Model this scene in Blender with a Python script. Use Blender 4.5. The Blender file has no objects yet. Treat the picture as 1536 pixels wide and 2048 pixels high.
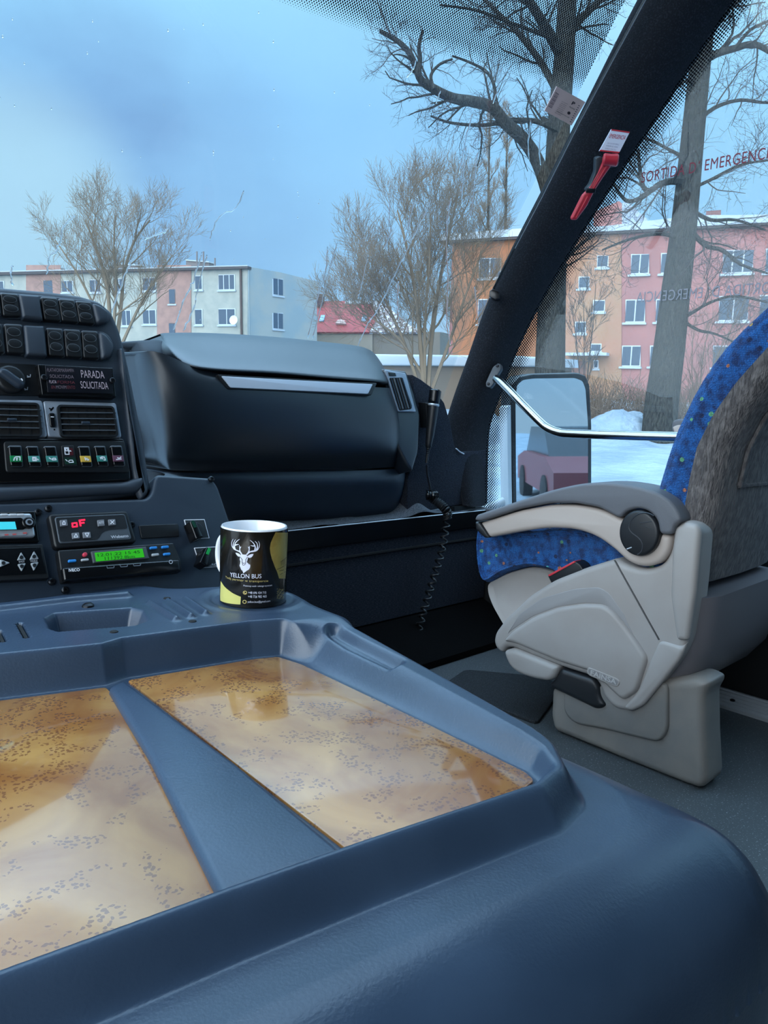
import bpy, bmesh, math, random
from mathutils import Vector, Matrix, noise
from mathutils.geometry import intersect_line_plane
R = random.Random(7)
SC = bpy.context.scene
COL = SC.collection
CZ = 0.69                      # eye height above the cab floor
FPX = 1480.0                   # focal length in pixels of the 1536x2048 frame
# ------------------------------------------------------------------ frames
T = Vector((1532, -144, 1480)).normalized()
Fw = Vector((-1428, -279, 1480)); Fw = (Fw - T * Fw.dot(T)).normalized()
Up = T.cross(Fw)
def c2b(c): return Vector((T.dot(c), Fw.dot(c), Up.dot(c)))       # camera axes -> bus axes
EYE = Vector((0, 0, CZ))
def ray(px, py): return c2b(Vector(((px - 768) / FPX, (py - 1024) / FPX, 1.0)))
def at(px, py, X=None, Y=None, Z=None):
    d = ray(px, py)
    t = X / d.x if X is not None else (Y / d.y if Y is not None else Z / d.z)
    return EYE + d * t
def V(x, y, z): return Vector((x, y, z + CZ))                      # heights measured from the eye
def lerp(a, b, t): return a + (b - a) * t
def sstep(a, b, x):
    t = max(0.0, min(1.0, (x - a) / (b - a))); return t * t * (3 - 2 * t)
# outside frame: true vertical differs a little from the bus's (it stands on its springs)
_h = Vector((1480, 26, 0)); _f = Vector((0, -286, 1480))
OZ = c2b(_h.cross(_f)).normalized()
OY = Vector((0, 1, 0)); OY = (OY - OZ * OY.dot(OZ)).normalized()
OX = OY.cross(OZ)
OM = Matrix((OX, OY, OZ)).transposed()                             # columns are the outside axes
GROUND = -1.75
def OP(x, y, z): return EYE + OX * x + OY * y + OZ * z
def ato(px, py, D): return EYE + ray(px, py) * D
def o_of(p): q = p - EYE; return Vector((q.dot(OX), q.dot(OY), q.dot(OZ)))
def ground_below(p): q = o_of(p); return OP(q.x, q.y, GROUND)
# ------------------------------------------------------------------ materials
def lin(c):
    return tuple((v / 255 / 12.92 if v / 255 <= .04045 else ((v / 255 + .055) / 1.055) ** 2.4) for v in c) + (1,)
MATS = {}
def mat(name, rgb, rough=.5, metal=0, spec=.5, bump=None, var=None, coat=0, coat_rough=.1, sheen=0, emit=None, aniso=None):
    if name in MATS: return MATS[name]
    m = bpy.data.materials.new(name); m.use_nodes = True; MATS[name] = m
    nt = m.node_tree; b = nt.nodes['Principled BSDF']
    b.inputs['Base Color'].default_value = lin(rgb); b.inputs['Roughness'].default_value = rough
    b.inputs['Metallic'].default_value = metal; b.inputs['Specular IOR Level'].default_value = spec
    b.inputs['Coat Weight'].default_value = coat; b.inputs['Coat Roughness'].default_value = coat_rough
    if sheen:
        b.inputs['Sheen Weight'].default_value = sheen; b.inputs['Sheen Roughness'].default_value = .5
        b.inputs['Sheen Tint'].default_value = (.75, .85, 1, 1)
    if emit:
        b.inputs['Emission Color'].default_value = lin(emit[0]); b.inputs['Emission Strength'].default_value = emit[1]
    tc = nt.nodes.new('ShaderNodeTexCoord')
    def nz(scale, detail=3):
        n = nt.nodes.new('ShaderNodeTexNoise'); n.inputs['Scale'].default_value = scale; n.inputs['Detail'].default_value = detail
        if aniso:
            mp = nt.nodes.new('ShaderNodeMapping'); mp.inputs['Scale'].default_value = aniso
            nt.links.new(tc.outputs['Object'], mp.inputs[0]); nt.links.new(mp.outputs[0], n.inputs['Vector'])
        else: nt.links.new(tc.outputs['Object'], n.inputs['Vector'])
        return n
    if bump:
        n = nz(bump[0]); bp = nt.nodes.new('ShaderNodeBump'); bp.inputs['Strength'].default_value = bump[1]
        bp.inputs['Distance'].default_value = bump[2] if len(bump) > 2 else .002
        nt.links.new(n.outputs['Fac'], bp.inputs['Height']); nt.links.new(bp.outputs['Normal'], b.inputs['Normal'])
    if var:                                      # (scale, second colour)
        n = nz(var[0], 5); r = nt.nodes.new('ShaderNodeValToRGB')
        lo, hi = (var[2] if len(var) > 2 else (.38, .62))
        r.color_ramp.elements[0].position = lo; r.color_ramp.elements[1].position = hi
        r.color_ramp.elements[0].color = lin(rgb); r.color_ramp.elements[1].color = lin(var[1])
        nt.links.new(n.outputs['Fac'], r.inputs[0]); nt.links.new(r.outputs[0], b.inputs['Base Color'])
    return m
def N(nt, typ, **kw):
    n = nt.nodes.new(typ)
    for k, v in kw.items():
        if k.startswith('i'): n.inputs[int(k[1:])].default_value = v
        else: setattr(n, k, v)
    return n
def math_(nt, op, a, b=None, c=None, clamp=False):
    n = nt.nodes.new('ShaderNodeMath'); n.operation = op; n.use_clamp = clamp
    for i, s in enumerate((a, b, c)):
        if s is None: continue
        if isinstance(s, (int, float)): n.inputs[i].default_value = s
        else: nt.links.new(s, n.inputs[i])
    return n.outputs[0]
# ------------------------------------------------------------------ objects
def obj(name, me, m=None, parent=None, angle=35):
    if m is not None:
        for k in (m if isinstance(m, (list, tuple)) else [m]): me.materials.append(k)
    if angle is not None and len(me.polygons):
        me.polygons.foreach_set('use_smooth', [True] * len(me.polygons))
        for p in me.polygons:
            if len(p.vertices) > 6: p.use_smooth = False
        if angle < 180: me.set_sharp_from_angle(angle=math.radians(angle))
    o = bpy.data.objects.new(name, me); COL.objects.link(o)
    if parent is not None:
        o.parent = parent
        o.matrix_parent_inverse = parent.matrix_basis.inverted()
    return o
def thing(name, label, cat, loc=(0, 0, 0), group=None, rot=None):
    o = bpy.data.objects.new(name, None); COL.objects.link(o)
    o.empty_display_size = .05
    mw = rot.to_4x4() if rot is not None else Matrix.Identity(4)
    o.matrix_basis = Matrix.Translation(Vector(loc)) @ mw
    return tag(o, label, cat, group)
def tag(o, label, cat, group=None, kind=None):
    o['label'] = label; o['category'] = cat
    if group: o['group'] = group
    if kind: o['kind'] = kind
    return o
def struct(o, label=None, cat=None):
    o['kind'] = 'structure'
    if label: o['label'] = label
    if cat: o['category'] = cat
    return o
def from_bm(bm, name, recalc=True):
    if recalc: bmesh.ops.recalc_face_normals(bm, faces=bm.faces)
    me = bpy.data.meshes.new(name); bm.to_mesh(me); bm.free(); return me
def from_vf(v, f, name='mesh'):
    me = bpy.data.meshes.new(name); me.from_pydata([tuple(p) for p in v], [], f); me.validate(); me.update(); return me
# ------------------------------------------------------------------ 2-D outlines
def area(p): return .5 * sum(p[i][0] * p[(i + 1) % len(p)][1] - p[(i + 1) % len(p)][0] * p[i][1] for i in range(len(p)))
def ccw(p): return p if area(p) > 0 else p[::-1]
def rc(p, r, n=5):                                  # fillet every corner
    out = []; L = len(p)
    for i in range(L):
        a, b, c = Vector(p[i - 1][:2]), Vector(p[i][:2]), Vector(p[(i + 1) % L][:2])
        rr = r[i] if isinstance(r, (list, tuple)) else r
        e1, e2 = a - b, c - b
        k = min(rr, e1.length * .48, e2.length * .48)
        s, e = b + e1.normalized() * k, b + e2.normalized() * k
        for j in range(n + 1):
            t = j / n; out.append(tuple(s * (1 - t) ** 2 + b * 2 * t * (1 - t) + e * t * t))
    return out
def smooth(p, n=6, closed=True):                    # Catmull-Rom
    out = []; L = len(p); q = [Vector(a) for a in p]
    for i in range(L if closed else L - 1):
        if closed: a, b, c, d = q[i - 1], q[i], q[(i + 1) % L], q[(i + 2) % L]
        else: a, b, c, d = q[max(i - 1, 0)], q[i], q[i + 1], q[min(i + 2, L - 1)]
        for j in range(n):
            t = j / n
            out.append(.5 * ((2 * b) + (c - a) * t + (2 * a - 5 * b + 4 * c - d) * t * t + (3 * b - a - 3 * c + d) * t ** 3))
    if not closed: out.append(q[-1])
    return out
def inset(p, d):
    """shift every edge of a CCW outline inwards by d; edges that would turn inside out collapse to a point"""
    L = len(p); q = [Vector(a[:2]) for a in p]
    if abs(d) < 1e-9: return [tuple(a) for a in q]
    dr = []; ln = []
    for i in range(L):
        e = q[(i + 1) % L] - q[i]
        if e.length < 1e-9: e = Vector((1e-6, 0)) if not dr else dr[-1] * 1e-6
        e = e.normalized(); dr.append(e); ln.append(q[i] + Vector((-e.y, e.x)) * d)
    def meet(i, j, alt):
        c = dr[i].cross(dr[j]) if hasattr(dr[i], 'cross') else 0
        c = dr[i].x * dr[j].y - dr[i].y * dr[j].x
        if abs(c) < 1e-4: return alt + Vector((-dr[j].y, dr[j].x)) * d
        w = ln[j] - ln[i]; t = (w.x * dr[j].y - w.y * dr[j].x) / c; r = ln[i] + dr[i] * t
        return r if (r - alt).length < 4 * abs(d) + 1e-6 else alt + (r - alt).normalized() * 3 * abs(d)
    bad = [False] * L
    for _ in range(12):
        out = [None] * L
        for i in range(L):                            # vertex i lies between the nearest good edges
            a = (i - 1) % L; k = 0
            while bad[a] and k < L: a = (a - 1) % L; k += 1
            b = i; k = 0
            while bad[b] and k < L: b = (b + 1) % L; k += 1
            m = [i] 
            j = (a + 1) % L; grp = [j]
            while j != b and len(grp) < L: j = (j + 1) % L; grp.append(j)
            alt = sum((q[g] for g in grp), Vector((0, 0))) / len(grp)
            out[i] = meet(a, b, alt)
        new = [bad[i] or (out[(i + 1) % L] - out[i]).dot(dr[i]) < -1e-9 for i in range(L)]
        if new == bad: break
        if sum(1 for k in new if not k) < 3: break
        bad = new
    return [tuple(a) for a in out]
def dedupe(p, eps=1e-5):
    out = []
    for q in p:
        if not out or (Vector(q[:2]) - Vector(out[-1][:2])).length > eps: out.append(q)
    if (Vector(out[0][:2]) - Vector(out[-1][:2])).length <= eps: out.pop()
    return out
# ------------------------------------------------------------------ planes
class Plane:
    def __init__(s, o, u, v):
        s.o = Vector(o); s.u = Vector(u).normalized(); s.n = s.u.cross(Vector(v)).normalized(); s.v = s.n.cross(s.u)
    def hit(s, px, py, h=0):
        d = ray(px, py); o = s.o + s.n * h
        return EYE + d * ((o - EYE).dot(s.n) / d.dot(s.n))
    def uv(s, px, py, h=0):
        q = s.hit(px, py, h) - s.o; return (q.dot(s.u), q.dot(s.v))
    def pt(s, u, v, h=0): return s.o + s.u * u + s.v * v + s.n * h
    def lift(s, u, v, h):
        p = s.pt(u, v); d = p - EYE; q = EYE + d * ((s.o + s.n * h - EYE).dot(s.n) / d.dot(s.n)) - s.o
        return (q.dot(s.u), q.dot(s.v))
    def off(s, h): return Plane(s.o + s.n * h, s.u, s.v)
def tr(x0, y0, k):                                  # crop coordinates -> frame pixels
    return lambda *pts: [(x0 + a * k, y0 + b * k) for a, b in pts]
def slab_me(PL, uvs, h0, h1, bev=0, seg=3, off=None):
    p = ccw(dedupe([tuple(q[:2]) for q in uvs])); b = bev
    rings = [(p, h0), (p, h1 - b if h1 > h0 else h1 + b)]
    sg = 1 if h1 > h0 else -1
    for j in range(1, seg + 1):
        if b <= 0: break
        a = j / seg * math.pi / 2
        rings.append((inset(p, b * (1 - math.cos(a))), h1 - sg * b * (1 - math.sin(a))))
    if b <= 0: rings[1] = (p, h1)
    off = off or Vector((0, 0, 0))
    vs = []; fs = []; n = len(p)
    for q, h in rings: vs += [PL.pt(a[0], a[1], h) - off for a in q]
    for r in range(len(rings) - 1):
        for i in range(n):
            j = (i + 1) % n; fs.append((r * n + i, r * n + j, (r + 1) * n + j, (r + 1) * n + i))
    fs.append(tuple(range(n))[::-1]); fs.append(tuple(range((len(rings) - 1) * n, len(rings) * n)))
    bm = bmesh.new(); bv = [bm.verts.new(v) for v in vs]
    for f in fs:
        try: bm.faces.new([bv[i] for i in f])
        except ValueError: pass
    bmesh.ops.remove_doubles(bm, verts=bm.verts[:], dist=2e-6)
    return from_bm(bm, 'slab')
def slab(name, PL, px, h0, h1, m, parent=None, bev=0, r=0, sm=0, seg=3, angle=35):
    """extrude an outline (frame pixels lying on plane PL) from height h0 to h1"""
    q = [PL.uv(*a, max(h0, h1)) for a in px]
    if sm: q = [tuple(a) for a in smooth(q, sm)]
    elif r: q = rc(q, r)
    return obj(name, slab_me(PL, q, h0, h1, bev, seg), m, parent, angle)
def slab_uv(name, PL, q, h0, h1, m, parent=None, bev=0, r=0, sm=0, angle=35):
    if 0 < h1 < .05: q = [PL.lift(a[0], a[1], h1) for a in q]
    if sm: q = [tuple(a) for a in smooth(q, sm)]
    elif r: q = rc(q, r)
    return obj(name, slab_me(PL, q, h0, h1, bev), m, parent, angle)
def ellipse(c, a, b, n=28, rot=0):
    return [(c[0] + a * math.cos(t) * math.cos(rot) - b * math.sin(t) * math.sin(rot), c[1] + a * math.cos(t) * math.sin(rot) + b * math.sin(t) * math.cos(rot)) for t in (2 * math.pi * i / n for i in range(n))]
# ------------------------------------------------------------------ solids
class MB:
    def __init__(s): s.v = []; s.f = []
    def tube(s, pts, rad, k=8, cap=True):
        n = len(pts)
        if n < 2: return
        rs = rad if isinstance(rad, (list, tuple)) else [rad] * n
        t = (pts[1] - pts[0]).normalized()
        a = t.orthogonal().normalized(); base = len(s.v)
        for i, p in enumerate(pts):
            t2 = (pts[min(i + 1, n - 1)] - pts[max(i - 1, 0)])
            if t2.length < 1e-9: t2 = t
            t2.normalize(); a = (a - t2 * a.dot(t2))
            if a.length < 1e-6: a = t2.orthogonal()
            a.normalize(); b = t2.cross(a)
            for j in range(k):
                w = 2 * math.pi * j / k; s.v.append(p + (a * math.cos(w) + b * math.sin(w)) * rs[i])
        for i in range(n - 1):
            for j in range(k):
                j2 = (j + 1) % k
                s.f.append((base + i * k + j, base + i * k + j2, base + (i + 1) * k + j2, base + (i + 1) * k + j))
        if cap:
            s.f.append(tuple(base + j for j in range(k))[::-1]); s.f.append(tuple(base + (n - 1) * k + j for j in range(k)))
    def box(s, o, u, v, w):                         # corner o, edge vectors
        b = len(s.v); o, u, v, w = map(Vector, (o, u, v, w))
        s.v += [o, o + u, o + u + v, o + v, o + w, o + u + w, o + u + v + w, o + v + w]
        s.f += [tuple(b + i for i in q) for q in ((0, 3, 2, 1), (4, 5, 6, 7), (0, 1, 5, 4), (1, 2, 6, 5), (2, 3, 7, 6), (3, 0, 4, 7))]
    def abox(s, lo, hi):
        lo, hi = Vector(lo), Vector(hi); d = hi - lo
        s.box(lo, (d.x, 0, 0), (0, d.y, 0), (0, 0, d.z))
    def lathe(s, o, ax, prof, k=32):                # prof: (radius, height)
        ax = Vector(ax).normalized(); a = ax.orthogonal().normalized(); b = ax.cross(a); base = len(s.v); n = len(prof)
        for r, h in prof:
            for j in range(k):
                w = 2 * math.pi * j / k; s.v.append(Vector(o) + ax * h + (a * math.cos(w) + b * math.sin(w)) * max(r, 1e-5))
        for i in range(n - 1):
            for j in range(k):
                j2 = (j + 1) % k; s.f.append((base + i * k + j, base + i * k + j2, base + (i + 1) * k + j2, base + (i + 1) * k + j))
        s.f.append(tuple(base + j for j in range(k))[::-1]); s.f.append(tuple(base + (n - 1) * k + j for j in range(k)))
    def poly(s, pts): b = len(s.v); s.v += list(pts); s.f.append(tuple(range(b, b + len(pts))))
    def me(s, off=None, rot=None):
        v = s.v if off is None else [p - off for p in s.v]
        if rot is not None: v = [rot @ p for p in v]
        return from_vf(v, s.f)
    def build(s, name, m, parent=None, angle=35): return obj(name, s.me(), m, parent, angle)
def box(name, lo, hi, m, parent=None, bev=0):
    b = MB(); b.abox(lo, hi); me = b.me()
    if bev:
        bm = bmesh.new(); bm.from_mesh(me); bmesh.ops.bevel(bm, geom=bm.edges[:], offset=bev, segments=3, affect='EDGES', profile=.5)
        me = from_bm(bm, 'box')
    return obj(name, me, m, parent)
def grid_me(rows, back=None, nu=4, nv=4, closed_u=False):
    """rows of 3-D points -> Catmull-Rom surface; back: a vector that gives it thickness"""
    rr = [smooth(r, nu, False) for r in rows]
    cols = list(zip(*rr)); cc = [smooth(list(c), nv, False) for c in cols]
    nr = len(cc[0]); nc = len(cc)
    vs = [cc[j][i] for i in range(nr) for j in range(nc)]
    fs = [(i * nc + j, i * nc + j + 1, (i + 1) * nc + j + 1, (i + 1) * nc + j) for i in range(nr - 1) for j in range(nc - 1)]
    if back is not None:
        b = len(vs); back = Vector(back); vs += [v + back for v in vs[:b]]
        fs += [tuple(b + k for k in f)[::-1] for f in fs[:]]
        per = [j for j in range(nc)] + [i * nc + nc - 1 for i in range(1, nr)] + [(nr - 1) * nc + j for j in range(nc - 2, -1, -1)] + [i * nc for i in range(nr - 2, 0, -1)]
        for i in range(len(per)):
            a, c = per[i], per[(i + 1) % len(per)]; fs.append((c, a, a + b, c + b))
    bm = bmesh.new(); bv = [bm.verts.new(v) for v in vs]
    for f in fs:
        try: bm.faces.new([bv[k] for k in f])
        except ValueError: pass
    return from_bm(bm, 'grid')
def loft_me(secs, cap=True):
    """closed sections of equal length"""
    n = len(secs[0]); vs = [p for s in secs for p in s]
    fs = [(i * n + j, i * n + (j + 1) % n, (i + 1) * n + (j + 1) % n, (i + 1) * n + j) for i in range(len(secs) - 1) for j in range(n)]
    if cap: fs += [tuple(range(n))[::-1], tuple(range((len(secs) - 1) * n, len(secs) * n))]
    bm = bmesh.new(); bv = [bm.verts.new(v) for v in vs]
    for f in fs:
        try: bm.faces.new([bv[k] for k in f])
        except ValueError: pass
    return from_bm(bm, 'loft')
# ------------------------------------------------------------------ lettering
def text_me(s, bold=0, shear=0, space=1.0):
    cu = bpy.data.curves.new('t', 'FONT'); cu.body = s; cu.size = 1; cu.offset = bold; cu.shear = shear; cu.space_character = space; cu.resolution_u = 4
    o = bpy.data.objects.new('t', cu); COL.objects.link(o)
    dg = bpy.context.evaluated_depsgraph_get(); dg.update()
    me = bpy.data.meshes.new_from_object(o.evaluated_get(dg)); bpy.data.objects.remove(o); bpy.data.curves.remove(cu)
    return me
def fit_text(s, w, h, **kw):
    me = text_me(s, **kw); xs = [v.co.x for v in me.vertices]; ys = [v.co.y for v in me.vertices]
    x0, x1, y0, y1 = min(xs), max(xs), min(ys), max(ys)
    if h is None: h = w * (y1 - y0) / (x1 - x0)
    return me, [((v.co.x - x0) / (x1 - x0) * w, (v.co.y - y0) / (y1 - y0) * h) for v in me.vertices]
def text_on(name, s, PL, p_bl, p_br, p_tl, h, m, parent, mirror=False, **kw):
    """lettering whose box has these three corners (frame pixels) on plane PL, h above it"""
    a, b, c = (Vector(PL.uv(*q, h)) for q in (p_bl, p_br, p_tl))
    me, uv = fit_text(s, 1, 1, **kw)
    ex, ey = b - a, c - a
    for v, (x, y) in zip(me.vertices, uv):
        q = a + ex * ((1 - x) if mirror else x) + ey * y; v.co = PL.pt(q.x, q.y, h)
    me.update(); return obj(name, me, m, parent, None)
def strokes(PL, lines, w, h, n=None):
    """thin ribbons drawn on a plane: lines are uv polylines"""
    b = MB()
    for l in lines:
        l = [PL.lift(a[0], a[1], h) for a in l]
        for i in range(len(l) - 1):
            p, q = Vector(l[i]), Vector(l[i + 1]); d = (q - p)
            if d.length < 1e-7: continue
            d.normalize(); e = Vector((-d.y, d.x)) * w / 2; d *= w * .3
            b.poly([PL.pt(*(p - d + e), h), PL.pt(*(p - d - e), h), PL.pt(*(q + d - e), h), PL.pt(*(q + d + e), h)])
    return b
# ================================================================== materials in use
PLASTIC = mat('dash plastic', (36, 47, 60), .46, bump=(900, .12, .0006), var=(14, (32, 43, 56)))
COVER = mat('moulded cover', (54, 70, 90), .33, spec=.65, bump=(420, .18, .0010), var=(9, (46, 61, 80)))
SATIN = mat('satin dash skin', (19, 26, 34), .38, spec=.75, bump=(1500, .08, .0004))
STACKP = mat('stack plastic', (46, 55, 66), .5, bump=(1200, .1, .0005))
DARK = mat('black plastic', (16, 18, 21), .45)
GLOSSB = mat('gloss black', (10, 11, 13), .22)
MATTB = mat('matt black', (9, 10, 12), .85)
EDGE = mat('pale edge', (92, 100, 108), .5)  # paler grey for thin edges, slats and notches
SILVER = mat('silver paint', (150, 160, 172), .38, metal=.35, var=(60, (138, 148, 160)))
ALU = mat('aluminium', (190, 195, 200), .4, metal=.55, bump=(300, .1))
CHROME = mat('chrome', (168, 168, 166), .2, metal=1)
CARPET = mat('carpet', (34, 37, 45), 1, spec=.15, bump=(520, .9, .004), var=(330, (66, 72, 86), (.45, .8)), sheen=.06)
FELT = mat('pillar felt', (26, 28, 33), .95, spec=.2, bump=(420, .8, .003), var=(260, (54, 58, 66), (.5, .85)), sheen=.05)
CARPETF = mat('ribbed carpet', (34, 38, 46), 1, spec=.15, bump=(180, .8, .003), var=(120, (66, 70, 80), (.45, .8)), aniso=(1, 6, 6))
RUBBER = mat('floor rubber', (66, 70, 72), .48, bump=(60, .15), var=(300, (150, 152, 156), (.60, .72)))
MATR = mat('mat rubber', (20, 23, 26), .8, bump=(240, .9, .004), var=(160, (46, 50, 56), (.5, .8)))
GREY = mat('grey shell', (168, 163, 160), .46, bump=(1400, .1, .0005), var=(5, (160, 152, 147)))
GREYD = mat('grey cap', (100, 101, 106), .52, bump=(900, .35, .0012))
WHITE = mat('white print', (232, 234, 240), .5)
PALE = mat('pale print', (190, 196, 205), .6)
SCREW = mat('screw', (40, 42, 46), .35, metal=.8)
# ================================================================== cab shell
def shell():
    XL, XR, YB, ZC = -.62, 1.90, -6.2, 1.27
    o = box('floor', V(XL, YB, -.75), V(XR, 1.75, -.69), RUBBER); struct(o, 'grey speckled rubber cab floor under the guide seat', 'floor')
    lining = mat('roof lining', (120, 122, 126), .9)
    o = box('ceiling', V(XL - .06, YB, ZC), V(XR + .04, .80, ZC + .06), lining); struct(o, 'pale roof lining above the cab', 'ceiling')
    o = box('wall_back', V(XL, YB - .05, -.75), V(XR, YB, ZC), lining); struct(o, 'rear wall of the bus', 'wall')
    skin = mat('bus skin', (206, 210, 214), .3)
    # right side: low door skin + posts between the panes
    b = MB(); b.abox(V(1.872, YB, -.78), V(1.93, .80, -.205)); secs = [[V(x, y, z) for y, z in ((.80, -.78), (1.62, -.78), (1.62, -.365), (.87, -.205), (.80, -.205))] for x in (1.872, 1.93)]
    b0 = len(b.v); b.v += secs[0] + secs[1]; b.f += [(b0 + 4, b0 + 3, b0 + 2, b0 + 1, b0), tuple(range(b0 + 5, b0 + 10))] + [(b0 + k, b0 + (k + 1) % 5, b0 + 5 + (k + 1) % 5, b0 + 5 + k) for k in range(5)]
    b.abox(V(1.872, YB, 1.12), V(1.93, .84, ZC + .03))
    for y in (-.55, -2.4, -4.3, YB + .1): b.abox(V(1.872, y - .06, -.3), V(1.93, y + .06, 1.2))
    o = b.build('wall_right', MATTB); struct(o, 'black lower door wall beside the guide seat', 'wall')
    b = MB(); b.abox(V(1.93, YB, -1.55), V(1.95, 1.70, -.37)); b.abox(V(1.93, YB, -.38), V(1.95, .87, -.21)); b.abox(V(1.93, YB, 1.12), V(1.95, .84, ZC + .03))
    for y in (-.55, -2.4, -4.3, YB + .1): b.abox(V(1.93, y - .07, -.3), V(1.95, y + .07, 1.2))
    o = b.build('wall_outside', skin); struct(o, 'white outer skin of the bus seen in the mirror', 'wall')
    b = MB(); b.abox(V(XL - .06, YB, -.75), V(XL, 1.62, -.27)); b.abox(V(XL - .06, YB, 1.12), V(XL, .84, ZC))
    for y in (-.45, -2.4, -4.3, YB + .1): b.abox(V(XL - .06, y - .06, -.3), V(XL, y + .06, 1.2))
    o = b.build('wall_left', MATTB); struct(o, 'lower wall on the driver side', 'wall')
    # front bulkhead far below the windscreen
    b = MB(); b.abox(V(XL, 1.70, -.75), V(XR, 1.76, -.36))
    o = b.build('wall_front', MATTB); struct(o, 'front bulkhead below the windscreen', 'wall')
shell()
# ------------------------------------------------------------------ pillar, built as rows of (left edge, right edge)
PL_PX = [(1383, -190), (1275, 0), (1165, 218), (1085, 377), (1012, 520), (968, 622), (935, 716), (905, 800), (893, 850), (905, 905), (925, 1010)]
PR_PX = [(1600, -190), (1466, 0), (1318, 222), (1192, 415), (1095, 575), (1035, 692), (998, 790), (977, 850), (972, 905), (971, 950), (970, 1010)]
rows = []; outer = []
for (a, b) in zip(PL_PX, PR_PX):
    A = at(*a, X=1.745); B = at(*b, X=1.868)
    r = [A + (A - EYE).normalized() * .035 + Vector((.012, 0, 0))]
    for t, bulge in ((0, 0), (.22, .032), (.5, .05), (.8, .035), (1, 0)):
        q = A.lerp(B, t); d = (EYE - q); d.z = 0; r.append(q + d.normalized() * bulge)
    r.append(B + Vector((.002, .03, 0)))
    rows.append(r)
o = obj('trim_1', grid_me(rows, back=(.055, .034, 0), nu=3, nv=4), FELT); struct(o, 'black felt covered pillar between windscreen and door window', 'pillar')
# left edge in 3-D gives the windscreen's profile
prof = sorted([(at(*a, X=1.79).z - CZ, at(*a, X=1.79).y) for a in PL_PX[:9]])
prof = [(-.42, prof[0][1] + .10)] + prof + [(1.30, prof[-1][1] - .13)]
def yprof(z):
    for (z0, y0), (z1, y1) in zip(prof, prof[1:]):
        if z <= z1: return lerp(y0, y1, (z - z0) / (z1 - z0))
    return prof[-1][1]
def yws(x, z): return yprof(z) + .035 + .24 * (1 - ((x - .64) / 1.2) ** 2)
def ws_hit(px, py, lift=0.0):
    d = ray(px, py); lo, hi = .3, 4
    for _ in range(50):
        t = (lo + hi) / 2; p = d * t
        if p.y < yws(p.x, p.z) - lift: lo = t
        else: hi = t
    return EYE + d * lo
# ------------------------------------------------------------------ glass with a printed dot border
def glass(name, tint, pitch=None, mask=None, dens=.62, haze=0.0):
    m = bpy.data.materials.new(name); m.use_nodes = True; nt = m.node_tree; nt.nodes.clear()
    out = nt.nodes.new('ShaderNodeOutputMaterial'); L = nt.links.new
    t = N(nt, 'ShaderNodeBsdfTransparent'); t.inputs[0].default_value = tint + (1,)
    g = N(nt, 'ShaderNodeBsdfGlossy'); g.inputs['Roughness'].default_value = .01
    lw = N(nt, 'ShaderNodeLayerWeight'); lw.inputs['Blend'].default_value = .5
    f = math_(nt, 'MULTIPLY_ADD', math_(nt, 'POWER', lw.outputs['Facing'], 5.0), .55, .022)
    mx = N(nt, 'ShaderNodeMixShader'); L(f, mx.inputs[0]); L(t.outputs[0], mx.inputs[1]); L(g.outputs[0], mx.inputs[2])
    res = mx.outputs[0]
    if haze:                                         # film on the glass, doubling as painted haze over the outside view
        d = N(nt, 'ShaderNodeBsdfTranslucent'); d.inputs[0].default_value = (.8, .85, .9, 1)
        tc = N(nt, 'ShaderNodeTexCoord'); nz = N(nt, 'ShaderNodeTexNoise'); nz.inputs['Scale'].default_value = 5
        L(tc.outputs['Object'], nz.inputs['Vector'])
        k = math_(nt, 'MULTIPLY', nz.outputs['Fac'], haze)
        m3 = N(nt, 'ShaderNodeMixShader'); L(k, m3.inputs[0]); L(res, m3.inputs[1]); L(d.outputs[0], m3.inputs[2]); res = m3.outputs[0]
    if mask:
        uv = N(nt, 'ShaderNodeUVMap'); sp = N(nt, 'ShaderNodeSeparateXYZ'); L(uv.outputs[0], sp.inputs[0])
        w = mask(nt, sp.outputs[0], sp.outputs[1])    # depth into the printed band, metres
        r2 = math.sqrt(.5) / pitch
        a = math_(nt, 'MULTIPLY', math_(nt, 'ADD', sp.outputs[0], sp.outputs[1]), r2)
        b = math_(nt, 'MULTIPLY', math_(nt, 'SUBTRACT', sp.outputs[0], sp.outputs[1]), r2)
        fa = math_(nt, 'SUBTRACT', math_(nt, 'FRACT', a), .5); fb = math_(nt, 'SUBTRACT', math_(nt, 'FRACT', b), .5)
        dist = math_(nt, 'SQRT', math_(nt, 'ADD', math_(nt, 'MULTIPLY', fa, fa), math_(nt, 'MULTIPLY', fb, fb)))
        rad = math_(nt, 'MULTIPLY', math_(nt, 'SQRT', math_(nt, 'DIVIDE', w, .035, clamp=True)), dens)
        ink = math_(nt, 'MULTIPLY', math_(nt, 'LESS_THAN', dist, rad), math_(nt, 'GREATER_THAN', w, 0.0))
        dk = N(nt, 'ShaderNodeBsdfDiffuse'); dk.inputs[0].default_value = (.012, .012, .016, 1)
        m2 = N(nt, 'ShaderNodeMixShader'); L(ink, m2.inputs[0]); L(res, m2.inputs[1]); L(dk.outputs[0], m2.inputs[2]); res = m2.outputs[0]
    L(res, out.inputs[0]); return m
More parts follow.
